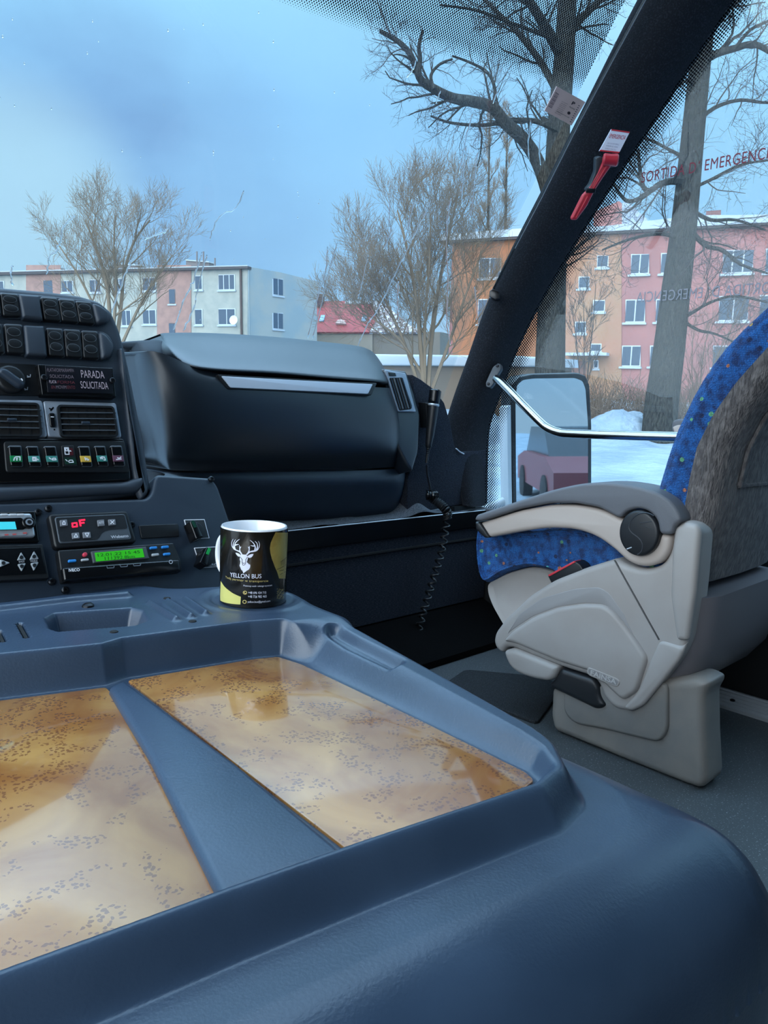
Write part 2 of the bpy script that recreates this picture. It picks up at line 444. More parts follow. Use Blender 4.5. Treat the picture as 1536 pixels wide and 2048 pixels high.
# windscreen frit: fitted through the band's lower border in the photo, in (x, z) of the pane
fr = [ws_hit(*p) for p in ((528, 0), (800, 87), (1000, 140), (1178, 192))]
fx = [p.x for p in fr]; fz = [p.z - CZ for p in fr]
n_ = len(fx); sx, sxx, sz, sxz = sum(fx), sum(x * x for x in fx), sum(fz), sum(x * z for x, z in zip(fx, fz))
FB = (n_ * sxz - sx * sz) / (n_ * sxx - sx * sx); FA = (sz - FB * sx) / n_
def wmask(nt, x, z): return math_(nt, 'SUBTRACT', z, math_(nt, 'MULTIPLY_ADD', x, FB, FA))
plain = glass('window glass', (.98, .985, .985)); dim_pane = glass('tinted passenger glass', (.30, .33, .35))  # passenger tint added to cut the light coming from behind
wsg = glass('windscreen glass', (.83, .895, .93), .0047, wmask, .40, .035)
def windscreen():
    nx, nz = 36, 40; vs = []; uv = []; th = .006
    for k in range(2):
        for j in range(nz + 1):
            for i in range(nx + 1):
                x = lerp(-.50, 1.80, i / nx); z = lerp(-.38, 1.25, j / nz)
                vs.append(V(x, yws(x, z) + k * th, z)); uv.append((x, z))
    M_ = (nx + 1) * (nz + 1); fs = []; mi = []
    for k in range(2):
        for j in range(nz):
            for i in range(nx):
                a = k * M_ + j * (nx + 1) + i; q = (a, a + 1, a + nx + 2, a + nx + 1)
                fs.append(q if k == 0 else q[::-1]); mi.append(1 - k)
    me = bpy.data.meshes.new('windscreen'); me.from_pydata([tuple(v) for v in vs], [], fs)
    ul = me.uv_layers.new(name='UVMap')
    for l in me.loops: ul.data[l.index].uv = uv[l.vertex_index]
    for p, k in zip(me.polygons, mi): p.material_index = k
    o = obj('window_1', me, [plain, wsg], None, 180); struct(o, 'large rain streaked windscreen with dotted band along the top', 'windscreen')
windscreen()
# door window: dotted along the pillar and the sill
XG = 1.885
gp = [at(*p, X=XG) for p in PR_PX[1:9]]
def piecewise(nt, z, pts):                            # y of the pillar's edge as a function of z
    fc = N(nt, 'ShaderNodeFloatCurve'); zs = [p[0] for p in pts]; ys = [p[1] for p in pts]
    z0, z1, y0, y1 = min(zs), max(zs), min(ys), max(ys)
    c = fc.mapping.curves[0]; pp = sorted(((a - z0) / (z1 - z0), (b - y0) / (y1 - y0)) for a, b in pts)
    c.points[0].location = pp[0]; c.points[1].location = pp[-1]
    for q in pp[1:-1]: c.points.new(*q)
    for q in c.points: q.handle_type = 'VECTOR'
    fc.mapping.update()
    nt.links.new(math_(nt, 'DIVIDE', math_(nt, 'SUBTRACT', z, z0), z1 - z0, clamp=True), fc.inputs['Value'])
    return math_(nt, 'MULTIPLY_ADD', fc.outputs[0], y1 - y0, y0)
def smask(nt, y, z):
    e = piecewise(nt, z, [(p.z - CZ, p.y) for p in gp])
    a = math_(nt, 'ADD', math_(nt, 'SUBTRACT', y, e), .066)
    b = math_(nt, 'SUBTRACT', math_(nt, 'MULTIPLY_ADD', math_(nt, 'MAXIMUM', math_(nt, 'SUBTRACT', y, .87), 0.0), -.22, -.178), z)
    c = math_(nt, 'SUBTRACT', -.30, y)
    return math_(nt, 'MAXIMUM', a, math_(nt, 'MAXIMUM', b, c))
sideg = glass('door glass', (.82, .89, .92), .0064, smask, .44, .045)
def side_window():
    th = .005; vs = []
    ed = sorted([(p.z - CZ, p.y) for p in gp]); ed = [(z, y + .055) for z, y in ed if z > -.29]
    ed = [(-.335, ed[0][1])] + ed + [(1.13, ed[-1][1] - .05)]
    ol = [(-.55, -.21), (.87, -.21)] + [(y, z) for z, y in ed] + [(-.55, 1.13)]; n = len(ol)
    for k in range(2):
        for (y, z) in ol: vs.append(V(XG + k * th, y, z))
    me = bpy.data.meshes.new('door_window'); me.from_pydata([tuple(v) for v in vs], [], [tuple(range(n)), tuple(range(2 * n - 1, n - 1, -1))])
    ul = me.uv_layers.new(name='UVMap')
    for l in me.loops: v = me.vertices[l.vertex_index].co; ul.data[l.index].uv = (v.y, v.z - CZ)
    me.polygons[1].material_index = 1
    o = obj('window_2', me, [sideg, plain], None, None); struct(o, 'side door window with dotted border and red emergency exit lettering', 'window')
    for i, (a, b) in enumerate(((-2.4, -.55), (-4.3, -2.4), (-6.1, -4.3))):
        o = box('window_%d' % (i + 3), V(XG, a, -.24), V(XG + .005, b, 1.13), dim_pane); struct(o, 'passenger window behind the guide seat', 'window')
    for i, (a, b) in enumerate(((-.45, 1.60), (-2.4, -.45), (-4.3, -2.4), (-6.1, -4.3))):
        o = box('window_%d' % (i + 6), V(-.65, a, -.28), V(-.645, b, 1.13), plain if i == 0 else dim_pane); struct(o, 'window on the driver side of the bus', 'window')
side_window()
# ================================================================== engine cover
WOODZ = -.2875
def Zp(px, py, z): p = at(px, py, Z=z); return Vector((p.x, p.y))
BASIN_PX = [(-60, 1402), (215, 1368), (255, 1354), (505, 1314), (560, 1309), (606, 1324), (840, 1436), (1055, 1540), (1077, 1560), (1046, 1586), (700, 1703), (440, 1795), (0, 1957)]
basin = [Zp(*p, WOODZ) for p in BASIN_PX]
dl = (basin[-1] - basin[-2]).normalized()
basin += [basin[-1] + dl * .16, basin[0] + (basin[0] - basin[1]).normalized() * .10]
import numpy as np
def sdist(poly, P):
    """signed distance of points P (n,2) to an outline, negative inside"""
    P = np.atleast_2d(np.asarray(P, float)); A = np.array([tuple(a) for a in poly]); B = np.roll(A, -1, 0)
    best = np.full(len(P), 1e9); ins = np.zeros(len(P), bool)
    for a, b in zip(A, B):
        e = b - a; t = np.clip(((P - a) @ e) / max(e @ e, 1e-12), 0, 1); best = np.minimum(best, np.hypot(*(P - a - t[:, None] * e).T))
        if a[1] != b[1]:
            c = ((a[1] > P[:, 1]) != (b[1] > P[:, 1])) & (P[:, 0] < (b[0] - a[0]) * (P[:, 1] - a[1]) / (b[1] - a[1]) + a[0]); ins ^= c
    return np.where(ins, -best, best)
def nst(a, b, x): t = np.clip((x - a) / (b - a), 0, 1); return t * t * (3 - 2 * t)
def rpoly(p, r): return [Vector(q) for q in rc([tuple(a) for a in p], r, 8)]
foot = [Vector(a) for a in ((-.24, 1.12), (.42, 1.12), (.47, .88), (.555, .85), (.606, .785), (.586, .70), (.583, .54), (.615, .34), (.630, .13), (.40, .150), (.0, .205), (-.24, .24))]
foot = rpoly(foot, [.02, .02, .03, .06, .06, .12, .12, .12, .13, .1, .1, .05])
fl = [Zp(0, 1397, WOODZ), Zp(255, 1354, WOODZ), Zp(560, 1309, WOODZ)]
fdir = (fl[2] - fl[0]).normalized(); fnrm = Vector((-fdir.y, fdir.x))
rr0 = Zp(1046, 1586, WOODZ); rdir = (rr0 - Zp(440, 1795, WOODZ)).normalized(); rnrm = Vector((rdir.y, -rdir.x))
tray = [Zp(*p, -.249) for p in ((100, 1256), (92, 1236), (110, 1226), (262, 1216), (285, 1222), (296, 1240), (268, 1250), (118, 1262))]
groove = [Zp(668, 1254, -.253), Zp(705, 1272, -.253), Zp(790, 1314, -.256)]
ribs = [(Zp(300 + 36 * k, 1208 - 4 * k, -.249), Zp(352 + 30 * k, 1240 - 6 * k, -.249)) for k in range(4)]
slots = [(Zp(38, 1247, -.249), Zp(53, 1274, -.249)), (Zp(-4, 1262, -.249), Zp(6, 1282, -.249))]
lipbk = [Zp(0, 1218, -.249), Zp(150, 1200, -.249), Zp(248, 1192, -.249)]
holes = [(334, 1197), (385, 1243), (228, 1264)]
def sdseg(a, b, P): a = np.array(tuple(a)); b = np.array(tuple(b)); e = b - a; t = np.clip((P - a) @ e / (e @ e), 0, 1); return np.hypot(*(P - a - t[:, None] * e).T)
def cover_z(P):
    d = sdist(basin, P); e = -sdist(foot, P); W0 = WOODZ - .0015; x, y = P[:, 0], P[:, 1]
    b = (P - np.array(tuple(fl[0]))) @ np.array(tuple(fnrm)); q = (P - np.array(tuple(rr0))) @ np.array(tuple(rnrm))
    rear = nst(-.055, .018, q)
    cr = .030 + .036 * np.clip((y - .33) / .33, 0, 1.15); co = (1 - rear) * cr + rear * .013; wid = (1 - rear) * .66 * cr + rear * .0125
    rim = (1 - rear) * (-.2675 + .0165 * np.clip((y - .33) / .37, 0, 1)) + rear * (WOODZ + .0135)
    z = W0 + (rim - W0) * nst(0, 1, d / wid)
    flange = -.302 - .10 * np.maximum(0, d - .070)
    fall = nst(0, 1, (d - co) / (.027 - .002 * rear)); fall = fall * (1 - .75 * nst(.60, .74, y))
    z = z * (1 - fall) + flange * fall
    sh = W0 + (-.249 - W0) * np.clip(nst(0, .014, d), 0, 1)
    w = nst(-.040, .0, b) * (d > 0)
    z = z * (1 - w) + sh * w
    on = (b > 0.006) & (d > .010)
    t = sdist(tray, P); z -= on * .024 * (1 - nst(-.010, .003, t))
    for k, (a, c) in enumerate(ribs): z += on * (.0052 if k < 3 else 0) * np.exp(-(sdseg(a, c, P) / .0042) ** 2)
    for a, c in slots: z -= on * .016 * (1 - nst(.0012, .0034, sdseg(a, c, P)))
    l = np.minimum(sdseg(lipbk[0], lipbk[1], P), sdseg(lipbk[1], lipbk[2], P)); z += on * .006 * (1 - nst(.004, .012, l))
    for h in []: z -= on * .012 * (1 - nst(.0036, .0052, np.hypot(*(P - np.array(tuple(Zp(*h, -.249)))).T)))
    l = np.minimum(sdseg(groove[0], groove[1], P), sdseg(groove[1], groove[2], P)); z -= .011 * (1 - nst(.002, .013, l))
    mw = np.hypot(*(P - np.array(tuple(Zp(506, 1196, -.249)))).T); z -= on * .0020 * (1 - nst(.049, .056, mw)); z += on * .0012 * np.exp(-((mw - .064) / .006) ** 2)
    Rr = .030 + .055 * (1 - nst(.25, .6, y)); k = np.where(e < Rr, Rr - np.maximum(e, 0), 0)
    z -= Rr - np.sqrt(np.maximum(0, Rr * Rr - k * k))
    return np.where(d <= 0, W0, z)
def engine_cover():
    root = thing('engine_cover', 'big dark moulded engine cover with two burl wood panels, mug standing on its shelf', 'engine cover', V(.3, .5, -.69))
    nx, ny = 600, 640; x0, x1, y0, y1 = -.22, .69, .10, 1.06
    gx, gy = np.meshgrid(np.linspace(x0, x1, nx + 1), np.linspace(y0, y1, ny + 1)); P = np.stack([gx.ravel(), gy.ravel()], 1)
    inside = sdist(foot, P) < .003; H = cover_z(P)
    bm = bmesh.new(); g = {}
    for n in np.nonzero(inside)[0]: g[int(n)] = bm.verts.new(V(P[n, 0], P[n, 1], H[n]))
    for j in range(ny):
        for i in range(nx):
            a = j * (nx + 1) + i; q = [g.get(k) for k in (a, a + 1, a + nx + 2, a + nx + 1)]
            if all(q): bm.faces.new(q)
            elif sum(1 for k in q if k) == 3: bm.faces.new([k for k in q if k])
    bnd = [e for e in bm.edges if e.is_boundary]
    # pull the ragged border onto the outline, then drop a skirt to the floor
    for v in {v for e in bnd for v in e.verts}:
        p = Vector((v.co.x, v.co.y)); best = None
        for a, b in zip(foot, foot[1:] + foot[:1]):
            e = b - a; t = max(0, min(1, (p - a).dot(e) / max(e.dot(e), 1e-9))); c = a + e * t
            if best is None or (c - p).length < best[0]: best = ((c - p).length, c)
        if best[0] < .02: v.co.x, v.co.y = best[1]
    bv_ = list({v for e in bnd for v in e.verts})
    for v, h in zip(bv_, cover_z(np.array([[v.co.x, v.co.y] for v in bv_]))): v.co.z = h + CZ
    ring = []
    for a, c in zip(foot, foot[1:] + foot[:1]):
        n = max(1, int((c - a).length / .006)); ring += [a.lerp(c, k / n) for k in range(n)]
    hz = cover_z(np.array([tuple(p) for p in ring])) + CZ
    up = [bm.verts.new((p.x, p.y, h + .0015)) for p, h in zip(ring, hz)]; dn = [bm.verts.new((p.x, p.y, .0)) for p in ring]
    for i in range(len(ring)): j = (i + 1) % len(ring); bm.faces.new([up[i], up[j], dn[j], dn[i]])
    obj('moulding', from_bm(bm, 'cover'), COVER, root, 60)
    # wood
    wm = mat('burl wood', (196, 146, 78), .22, coat=1, coat_rough=.05)
    nt = wm.node_tree; b = nt.nodes['Principled BSDF']; L = nt.links.new
    tc = N(nt, 'ShaderNodeTexCoord')
    n1 = N(nt, 'ShaderNodeTexNoise'); n1.inputs['Scale'].default_value = 9; n1.inputs['Detail'].default_value = 6; n1.inputs['Distortion'].default_value = 1.2; L(tc.outputs['Object'], n1.inputs['Vector'])
    r1 = N(nt, 'ShaderNodeValToRGB'); r1.color_ramp.elements[0].position = .32; r1.color_ramp.elements[1].position = .68
    r1.color_ramp.elements[0].color = lin((150, 90, 38)); r1.color_ramp.elements[1].color = lin((196, 144, 80)); L(n1.outputs['Fac'], r1.inputs[0])
    vo = N(nt, 'ShaderNodeTexVoronoi'); vo.inputs['Scale'].default_value = 290; vo.inputs['Randomness'].default_value = 1
    nd = N(nt, 'ShaderNodeTexNoise'); nd.inputs['Scale'].default_value = 160; L(tc.outputs['Object'], nd.inputs['Vector'])
    va = N(nt, 'ShaderNodeVectorMath'); va.operation = 'MULTIPLY_ADD'; va.inputs[1].default_value = (.0045, .0045, .0045); L(nd.outputs['Color'], va.inputs[0]); L(tc.outputs['Object'], va.inputs[2])
    L(va.outputs[0], vo.inputs['Vector'])
    n2 = N(nt, 'ShaderNodeTexNoise'); n2.inputs['Scale'].default_value = 38; n2.inputs['Detail'].default_value = 3; L(tc.outputs['Object'], n2.inputs['Vector'])
    ring = math_(nt, 'LESS_THAN', math_(nt, 'ABSOLUTE', math_(nt, 'SUBTRACT', vo.outputs['Distance'], .24)), .17)
    cl = math_(nt, 'GREATER_THAN', n2.outputs['Fac'], .53)
    k = math_(nt, 'MULTIPLY', math_(nt, 'MULTIPLY', ring, cl), .66)
    mx = N(nt, 'ShaderNodeMix'); mx.data_type = 'RGBA'; L(k, mx.inputs[0]); L(r1.outputs[0], mx.inputs[6]); mx.inputs[7].default_value = lin((104, 54, 34))
    L(mx.outputs[2], b.inputs['Base Color'])
    PW = Plane(V(0, 0, WOODZ), (1, 0, 0), (0, 1, 0))
    w1 = [(255, 1360), (505, 1318), (556, 1313), (603, 1328), (840, 1440), (1052, 1544), (1069, 1560), (1042, 1582), (698, 1701)]
    slab('wood_panel', PW, w1, -.004, .001, wm, root, bev=.001, r=.004)
    w2 = [(-60, 1408), (212, 1374), (222, 1384), (300, 1520), (438, 1790), (0, 1950)]
    q = [PW.uv(*p) for p in w2]; q += [(q[-1][0] - .15, q[-1][1] + .03), (q[0][0] - .09, q[0][1] + .02)]
    slab_uv('wood_panel', PW, q, -.004, .001, wm, root, bev=.001, r=.004)
    # wedge between the panels: a low roof-shaped strip
    wl = [(216, 1372), (300, 1510), (440, 1790)]; wr = [(250, 1358), (470, 1520), (692, 1702)]
    q = [PW.uv(*p) for p in wl] + [PW.uv(*p) for p in wr[::-1]]
    slab_uv('divider', PW, q, -.001, .0075, COVER, root, bev=.006, r=.006)
    b = MB()
    for p in ((176, 1213),): c = at(*p, Z=-.249); b.lathe(c, (0, 0, 1), [(.007, -.001), (.0065, .002), (.004, .004), (.0, .0045)], 16)
    b.build('stud', SCREW, root)
    for h in holes:
        b = MB(); b.lathe(at(*h, Z=-.249) + Vector((0, 0, -.004)), (0, 0, 1), [(.0044, 0), (.0044, .0044), (.0040, .0050)], 20); b.build('hole_disc', MATTB, root)  # flat black disc stands in for the shade inside the hole
    for a, c in slots:
        d = (c - a).normalized(); e = Vector((-d.y, d.x)) * .0016; b = MB(); b.box(V(a.x - e.x, a.y - e.y, -.255), (c.x - a.x, c.y - a.y, 0), (e.x * 2, e.y * 2, 0), (0, 0, .0045)); b.build('slot', MATTB, root)  # black strip laid in the slit for its inner shade
engine_cover()
# ================================================================== dashboard
LP0 = at(0, 1205, Z=-.249)
tl = math.radians(28)
PLc = Plane(LP0, (1, 0, 0), (0, math.sin(tl), math.cos(tl)))             # radio console
ts = math.radians(20)
PS = Plane(PLc.hit(150, 1000), (1, 0, 0), (0, math.sin(ts), math.cos(ts)))  # centre stack
r1 = tr(0, 560, 460 / 1536); r2 = tr(0, 940, 640 / 1536); r3 = tr(240, 620, 740 / 1536); r5 = tr(900, 900, 636 / 1536); r6 = tr(0, 700, 300 / 1536)
dash = thing('dashboard', 'dark grey dashboard with rocker switches, air vents and a bulky glove box under the windscreen', 'dashboard', V(.7, 1.3, -.69))
slab('center_stack', PS, [(-170, 566), (-60, 567), (0, 571), (100, 580), (160, 588), (200, 600), (226, 622), (242, 660), (253, 700), (262, 740), (274, 800), (290, 880), (306, 985), (150, 1006), (-170, 1020)], -.30, .0, STACKP, dash, bev=.010, r=.006, seg=5)
slab('stack_border', PS, [(238, 695), (247, 694), (258, 775), (284, 930), (300, 985), (284, 1000), (276, 985), (264, 935), (250, 790)], -.002, .007, STACKP, dash, bev=.006, r=.008)
slab('recess', PS, [(-170, 972), (0, 971), (250, 962), (288, 950), (292, 966), (280, 984), (0, 1000), (-170, 1006)], .0, .010, STACKP, dash, bev=.008, r=.008)
slab('switch_bezel', PS, r1((-520, 70), (0, 78), (300, 100), (600, 132), (682, 156), (738, 222), (732, 282), (655, 303), (300, 275), (0, 250), (-520, 215)), .0, .004, STACKP, dash, bev=.003, r=.01)
slab('switch_bezel', PS, r1((-520, 275), (0, 288), (300, 298), (650, 330), (722, 355), (770, 430), (752, 516), (690, 538), (300, 515), (0, 492), (-520, 470)), .0, .004, STACKP, dash, bev=.003, r=.01)
def rocker(q, pads=True):
    o = slab('rocker_switch', PS, r1(*q), .001, .010, DARK, dash, bev=.0018, r=.003)
    e = slab('bezel', PS, [tuple(Vector(a).lerp(Vector((sum(b[0] for b in r1(*q)) / 4, sum(b[1] for b in r1(*q)) / 4)), -.05)) for a in r1(*q)], .001, .0075, EDGE, o, bev=.001, r=.003)
    if pads:
        A, B, C, D = [Vector(PS.uv(*a)) for a in r1(*q)]
        for v in (.25, .66):
            l = A.lerp(D, v); r = B.lerp(C, v); c = (l + r) / 2; a = (r - l).length * .40; h = (D - A).length * .155
            slab_uv('pad', PS, ellipse(c, a, h, 24), .008, .0107, EDGE, o)
            slab_uv('pad', PS, ellipse((c.x, c.y + h * .06), a * .95, h * .93, 24), .008, .0112, DARK, o, bev=.0006)
for q in ([(5, 85), (118, 95), (142, 240), (22, 237)], [(-118, 75), (-8, 83), (10, 232), (-100, 228)], [(275, 113), (380, 121), (412, 272), (298, 262)], [(393, 125), (495, 133), (528, 282), (416, 272)], [(508, 140), (607, 148), (636, 292), (533, 282)],
          [(-90, 288), (8, 295), (34, 485), (-72, 480)], [(30, 295), (145, 300), (165, 490), (50, 485)], [(312, 322), (415, 328), (435, 510), (330, 503)], [(430, 330), (532, 337), (552, 517), (444, 510)], [(547, 340), (650, 345), (666, 524), (560, 518)]):
    rocker(q)
for q in ([(128, 90), (265, 100), (292, 265), (155, 248)], [(162, 295), (300, 303), (320, 508), (180, 498)]):
    o = slab('blank_cover', PS, r1(*q), .001, .013, STACKP, dash, bev=.004, r=.003)
for q in ([(616, 143), (680, 162), (730, 205), (735, 240), (718, 276), (652, 292)], [(662, 335), (715, 355), (762, 420), (766, 452), (742, 510), (682, 530)]):
    slab('end_cap', PS, r1(*q), .001, .013, STACKP, dash, bev=.006, r=.008, seg=4)
# climate dial
slab('dial_plate', PS, r6((-120, 120), (385, 150), (425, 465), (-120, 455)), .0, .003, DARK, dash, bev=.001, r=.004)
c = Vector(PS.uv(*r6((120, 285))[0])); kb = slab_uv('dial_knob', PS, ellipse(c, .0182, .0182, 36), .002, .013, DARK, dash, bev=.004)
slab_uv('grip', PS, [tuple(c + Vector(p)) for p in ((-.015, .0075), (-.010, .014), (-.003, .0125), (.0155, -.003), (.015, -.0105), (.0075, -.012))], .012, .021, PLASTIC, kb, bev=.004, r=.006)
slab('pointer', PS, r6((213, 292), (221, 288), (238, 309), (231, 314)), .0205, .0218, WHITE, kb)
for (cx, cy) in ((300, 265), (25, 385), (272, 395)):
    strokes(PS, [[PS.uv(*q) for q in r6((cx - 22, cy - 2), (cx - 6, cy + 8), (cx + 8, cy + 12), (cx + 12, cy - 14))], [PS.uv(*q) for q in r6((cx - 22, cy + 12), (cx - 8, cy + 14))]], .0009, .0036).build('symbol', PALE, dash, None)
# vents in the stack
def vent(frame, opening, slats, knob, wheel=None):
    fr_ = slab('air_vent', PS, r6(*frame), .0, .009, SILVER, dash, bev=.002, r=.004)
    slab('duct', PS, r6(*opening), .0088, .0094, MATTB, fr_, r=.006)
    q = [Vector(PS.uv(*a, .013)) for a in r6(*opening)]; fo = rc([tuple(a) for a in q], .006); fi = inset(ccw(fo), .0028); fo = ccw(fo)
    b = MB(); n = len(fo); b.v = [PS.pt(*a, .009) for a in fo] + [PS.pt(*a, .013) for a in fo] + [PS.pt(*a, .013) for a in fi] + [PS.pt(*a, .009) for a in fi]
    b.f = [(k * n + i, k * n + (i + 1) % n, (k + 1) * n + (i + 1) % n, (k + 1) * n + i) for k in range(3) for i in range(n)]
    b.build('rim', DARK, fr_)
    for (x0, ya, x1_, yb) in slats:
        b = MB(); a = PS.hit(*r6((x0, ya))[0], .0095); c = PS.hit(*r6((x1_, yb))[0], .0095)
        b.box(a, c - a, PS.v * .0013, PS.n * .0035)
        b.build('slat', mat('slat', (70, 77, 84), .5), fr_)
    for k in range(1, 6):
        b = MB(); a = Vector(q[0]).lerp(q[1], k / 6); d = Vector(q[3]).lerp(q[2], k / 6)
        b.box(PS.pt(d.x, d.y + .002, .0094), PS.u * .0012, PS.pt(a.x, a.y - .002) - PS.pt(d.x, d.y + .002), PS.n * .0006); b.build('vane', DARK, fr_)
    slab('tab', PS, r6(*knob), .012, .015, PLASTIC, fr_, bev=.0008)
    if wheel:
        slab('thumb_wheel', PS, r6(*wheel), .008, .0125, GLOSSB, fr_, bev=.001, r=.003)
        slab('mark', PS, r6((520, 680), (552, 682), (553, 690), (521, 688)), .0126, .0129, WHITE, fr_)
        slab('mark', PS, r6(*ellipse((558, 815), 9, 8, 14)), .009, .0093, GLOSSB, fr_)
        strokes(PS, [[PS.uv(*a) for a in r6((505, 598), (525, 606), (538, 600), (546, 588))], [PS.uv(*a) for a in r6((520, 620), (532, 606))]], .0018, .0093).build('symbol', GLOSSB, fr_, None)
vent([(443, 518), (1190, 540), (1250, 895), (495, 890)], [(583, 558), (1168, 573), (1217, 888), (622, 888)], [(612, 652, 1178, 655), (618, 712, 1182, 716), (620, 772, 1186, 775), (622, 832, 1190, 834)], [(838, 728), (920, 730), (928, 756), (842, 754)], [(502, 640), (562, 642), (575, 786), (520, 786)])
vent([(-330, 500), (435, 513), (490, 890), (-330, 885)], [(-250, 528), (402, 540), (437, 885), (-250, 880)], [(-240, 612, 415, 625), (-240, 672, 420, 688), (-240, 738, 425, 748), (-240, 800, 430, 812)], [(78, 695), (172, 697), (176, 724), (80, 722)])
# console with the radios
slab('console_panel', PLc, [(-170, 1012), (0, 1004), (292, 996), (303, 985), (309, 955), (316, 948), (424, 955), (437, 972), (462, 1045), (486, 1110), (505, 1195), (240, 1215), (0, 1230), (-170, 1240)], -.11, .006, PLASTIC, dash, bev=.006, r=.012, seg=4)
for p in r2((230, 187), (180, 205), (310, 578), (247, 538), (1012, 46), (258, 287), (630, 265)):
    b = MB(); c = PLc.hit(*p, .006); b.lathe(c, PLc.n, [(.0045, -.002), (.0045, .003), (.003, .0042), (.0012, .0042), (.001, .0025)], 14); b.build('screw', SCREW, dash)
slab('blank_plate', PLc, r2((667, 265), (855, 257), (862, 318), (680, 328)), .004, .0085, DARK, dash, bev=.001, r=.002)
# glove box: rows are listed from the top down, columns left to right, (px, py, Y)
def patch(name, rows, back, m, parent, nu=5, nv=5, angle=50):
    return obj(name, grid_me([[at(x, y, Y=Y) for x, y, Y in r] for r in rows], back, nu, nv), m, parent, angle)
B_ = (0, .16, .0)
gb = patch('glove_box', [
    [(268, 712, 1.50), (285, 704, 1.44), (322, 706, 1.41), (420, 742, 1.395), (560, 760, 1.392), (680, 770, 1.392), (762, 775, 1.40), (777, 776, 1.425), (783, 777, 1.48)],
    [(272, 745, 1.50), (296, 742, 1.44), (332, 745, 1.40), (420, 765, 1.38), (560, 778, 1.376), (680, 790, 1.378), (772, 800, 1.39), (788, 802, 1.425), (794, 803, 1.48)],
    [(283, 800, 1.50), (308, 800, 1.435), (340, 802, 1.392), (425, 810, 1.372), (560, 818, 1.368), (680, 826, 1.37), (780, 832, 1.385), (798, 834, 1.42), (804, 835, 1.48)],
    [(298, 860, 1.50), (318, 860, 1.435), (345, 862, 1.392), (425, 868, 1.372), (560, 872, 1.368), (680, 874, 1.37), (782, 877, 1.385), (802, 878, 1.42), (808, 879, 1.48)],
    [(310, 910, 1.50), (324, 911, 1.44), (348, 913, 1.40), (425, 915, 1.385), (560, 914, 1.382), (680, 912, 1.383), (780, 908, 1.395), (800, 907, 1.425), (807, 906, 1.48)],
    [(318, 930, 1.52), (332, 936, 1.46), (352, 941, 1.43), (430, 942, 1.415), (560, 940, 1.412), (680, 938, 1.412), (775, 935, 1.42), (794, 931, 1.44), (803, 925, 1.49)],
], B_, SATIN, dash)
gb['label'] = 'smooth curved glove box door'
patch('padded_lid', [
    [(322, 671, 1.66), (330, 666, 1.64), (420, 666, 1.63), (540, 673, 1.63), (660, 685, 1.63), (716, 692, 1.63), (738, 699, 1.64), (748, 706, 1.66)],
    [(322, 674, 1.60), (336, 672, 1.57), (420, 674, 1.56), (540, 682, 1.56), (660, 694, 1.56), (722, 702, 1.56), (746, 710, 1.57), (756, 716, 1.60)],
    [(328, 686, 1.52), (350, 694, 1.48), (425, 702, 1.47), (545, 708, 1.47), (665, 719, 1.47), (735, 727, 1.47), (760, 733, 1.48), (769, 737, 1.52)],
    [(340, 704, 1.47), (366, 718, 1.42), (430, 727, 1.40), (550, 732, 1.40), (665, 742, 1.40), (742, 750, 1.40), (768, 754, 1.42), (775, 756, 1.47)],
    [(352, 718, 1.455), (378, 732, 1.40), (435, 740, 1.38), (552, 746, 1.378), (668, 756, 1.378), (745, 762, 1.382), (770, 764, 1.40), (777, 764, 1.46)],
    [(356, 722, 1.47), (384, 738, 1.42), (437, 746, 1.405), (553, 752, 1.402), (669, 761, 1.402), (745, 767, 1.405), (769, 768, 1.42), (776, 768, 1.47)],
], (0, .14, -.02), SATIN, dash)
patch('side_pod', [
    [(262, 700, 1.62), (272, 686, 1.56), (290, 681, 1.54), (318, 680, 1.54), (340, 690, 1.55)],
    [(268, 740, 1.60), (282, 722, 1.53), (300, 715, 1.50), (330, 715, 1.50), (362, 725, 1.52)],
    [(276, 800, 1.58), (292, 790, 1.53), (310, 785, 1.51), (340, 780, 1.50), (380, 790, 1.52)],
    [(296, 900, 1.56), (308, 890, 1.53), (324, 880, 1.51), (345, 880, 1.50), (380, 880, 1.52)],
    [(312, 975, 1.55), (322, 960, 1.53), (334, 945, 1.52), (350, 940, 1.51), (390, 940, 1.52)],
], (0, .12, 0), mat('pod plastic', (30, 38, 47), .62, spec=.35, bump=(1200, .1, .0005)), dash)
patch('lower_panel', [
    [(318, 945, 1.52), (340, 945, 1.45), (430, 946, 1.425), (560, 944, 1.42), (680, 942, 1.42), (775, 939, 1.425), (802, 934, 1.45), (812, 925, 1.50)],
    [(380, 965, 1.50), (400, 966, 1.44), (450, 966, 1.418), (560, 966, 1.412), (680, 965, 1.412), (780, 962, 1.418), (806, 956, 1.44), (816, 945, 1.50)],
    [(420, 1005, 1.50), (432, 1006, 1.46), (470, 1006, 1.44), (565, 1005, 1.435), (680, 1003, 1.435), (778, 998, 1.44), (803, 990, 1.46), (815, 980, 1.51)],
    [(440, 1032, 1.53), (450, 1034, 1.49), (485, 1036, 1.475), (570, 1036, 1.47), (680, 1033, 1.47), (768, 1026, 1.475), (794, 1018, 1.49), (806, 1008, 1.53)],
    [(446, 1046, 1.56), (456, 1048, 1.53), (490, 1049, 1.52), (572, 1048, 1.52), (680, 1044, 1.52), (766, 1037, 1.52), (792, 1029, 1.53), (803, 1020, 1.56)],
], (0, .12, 0), PLASTIC, dash)
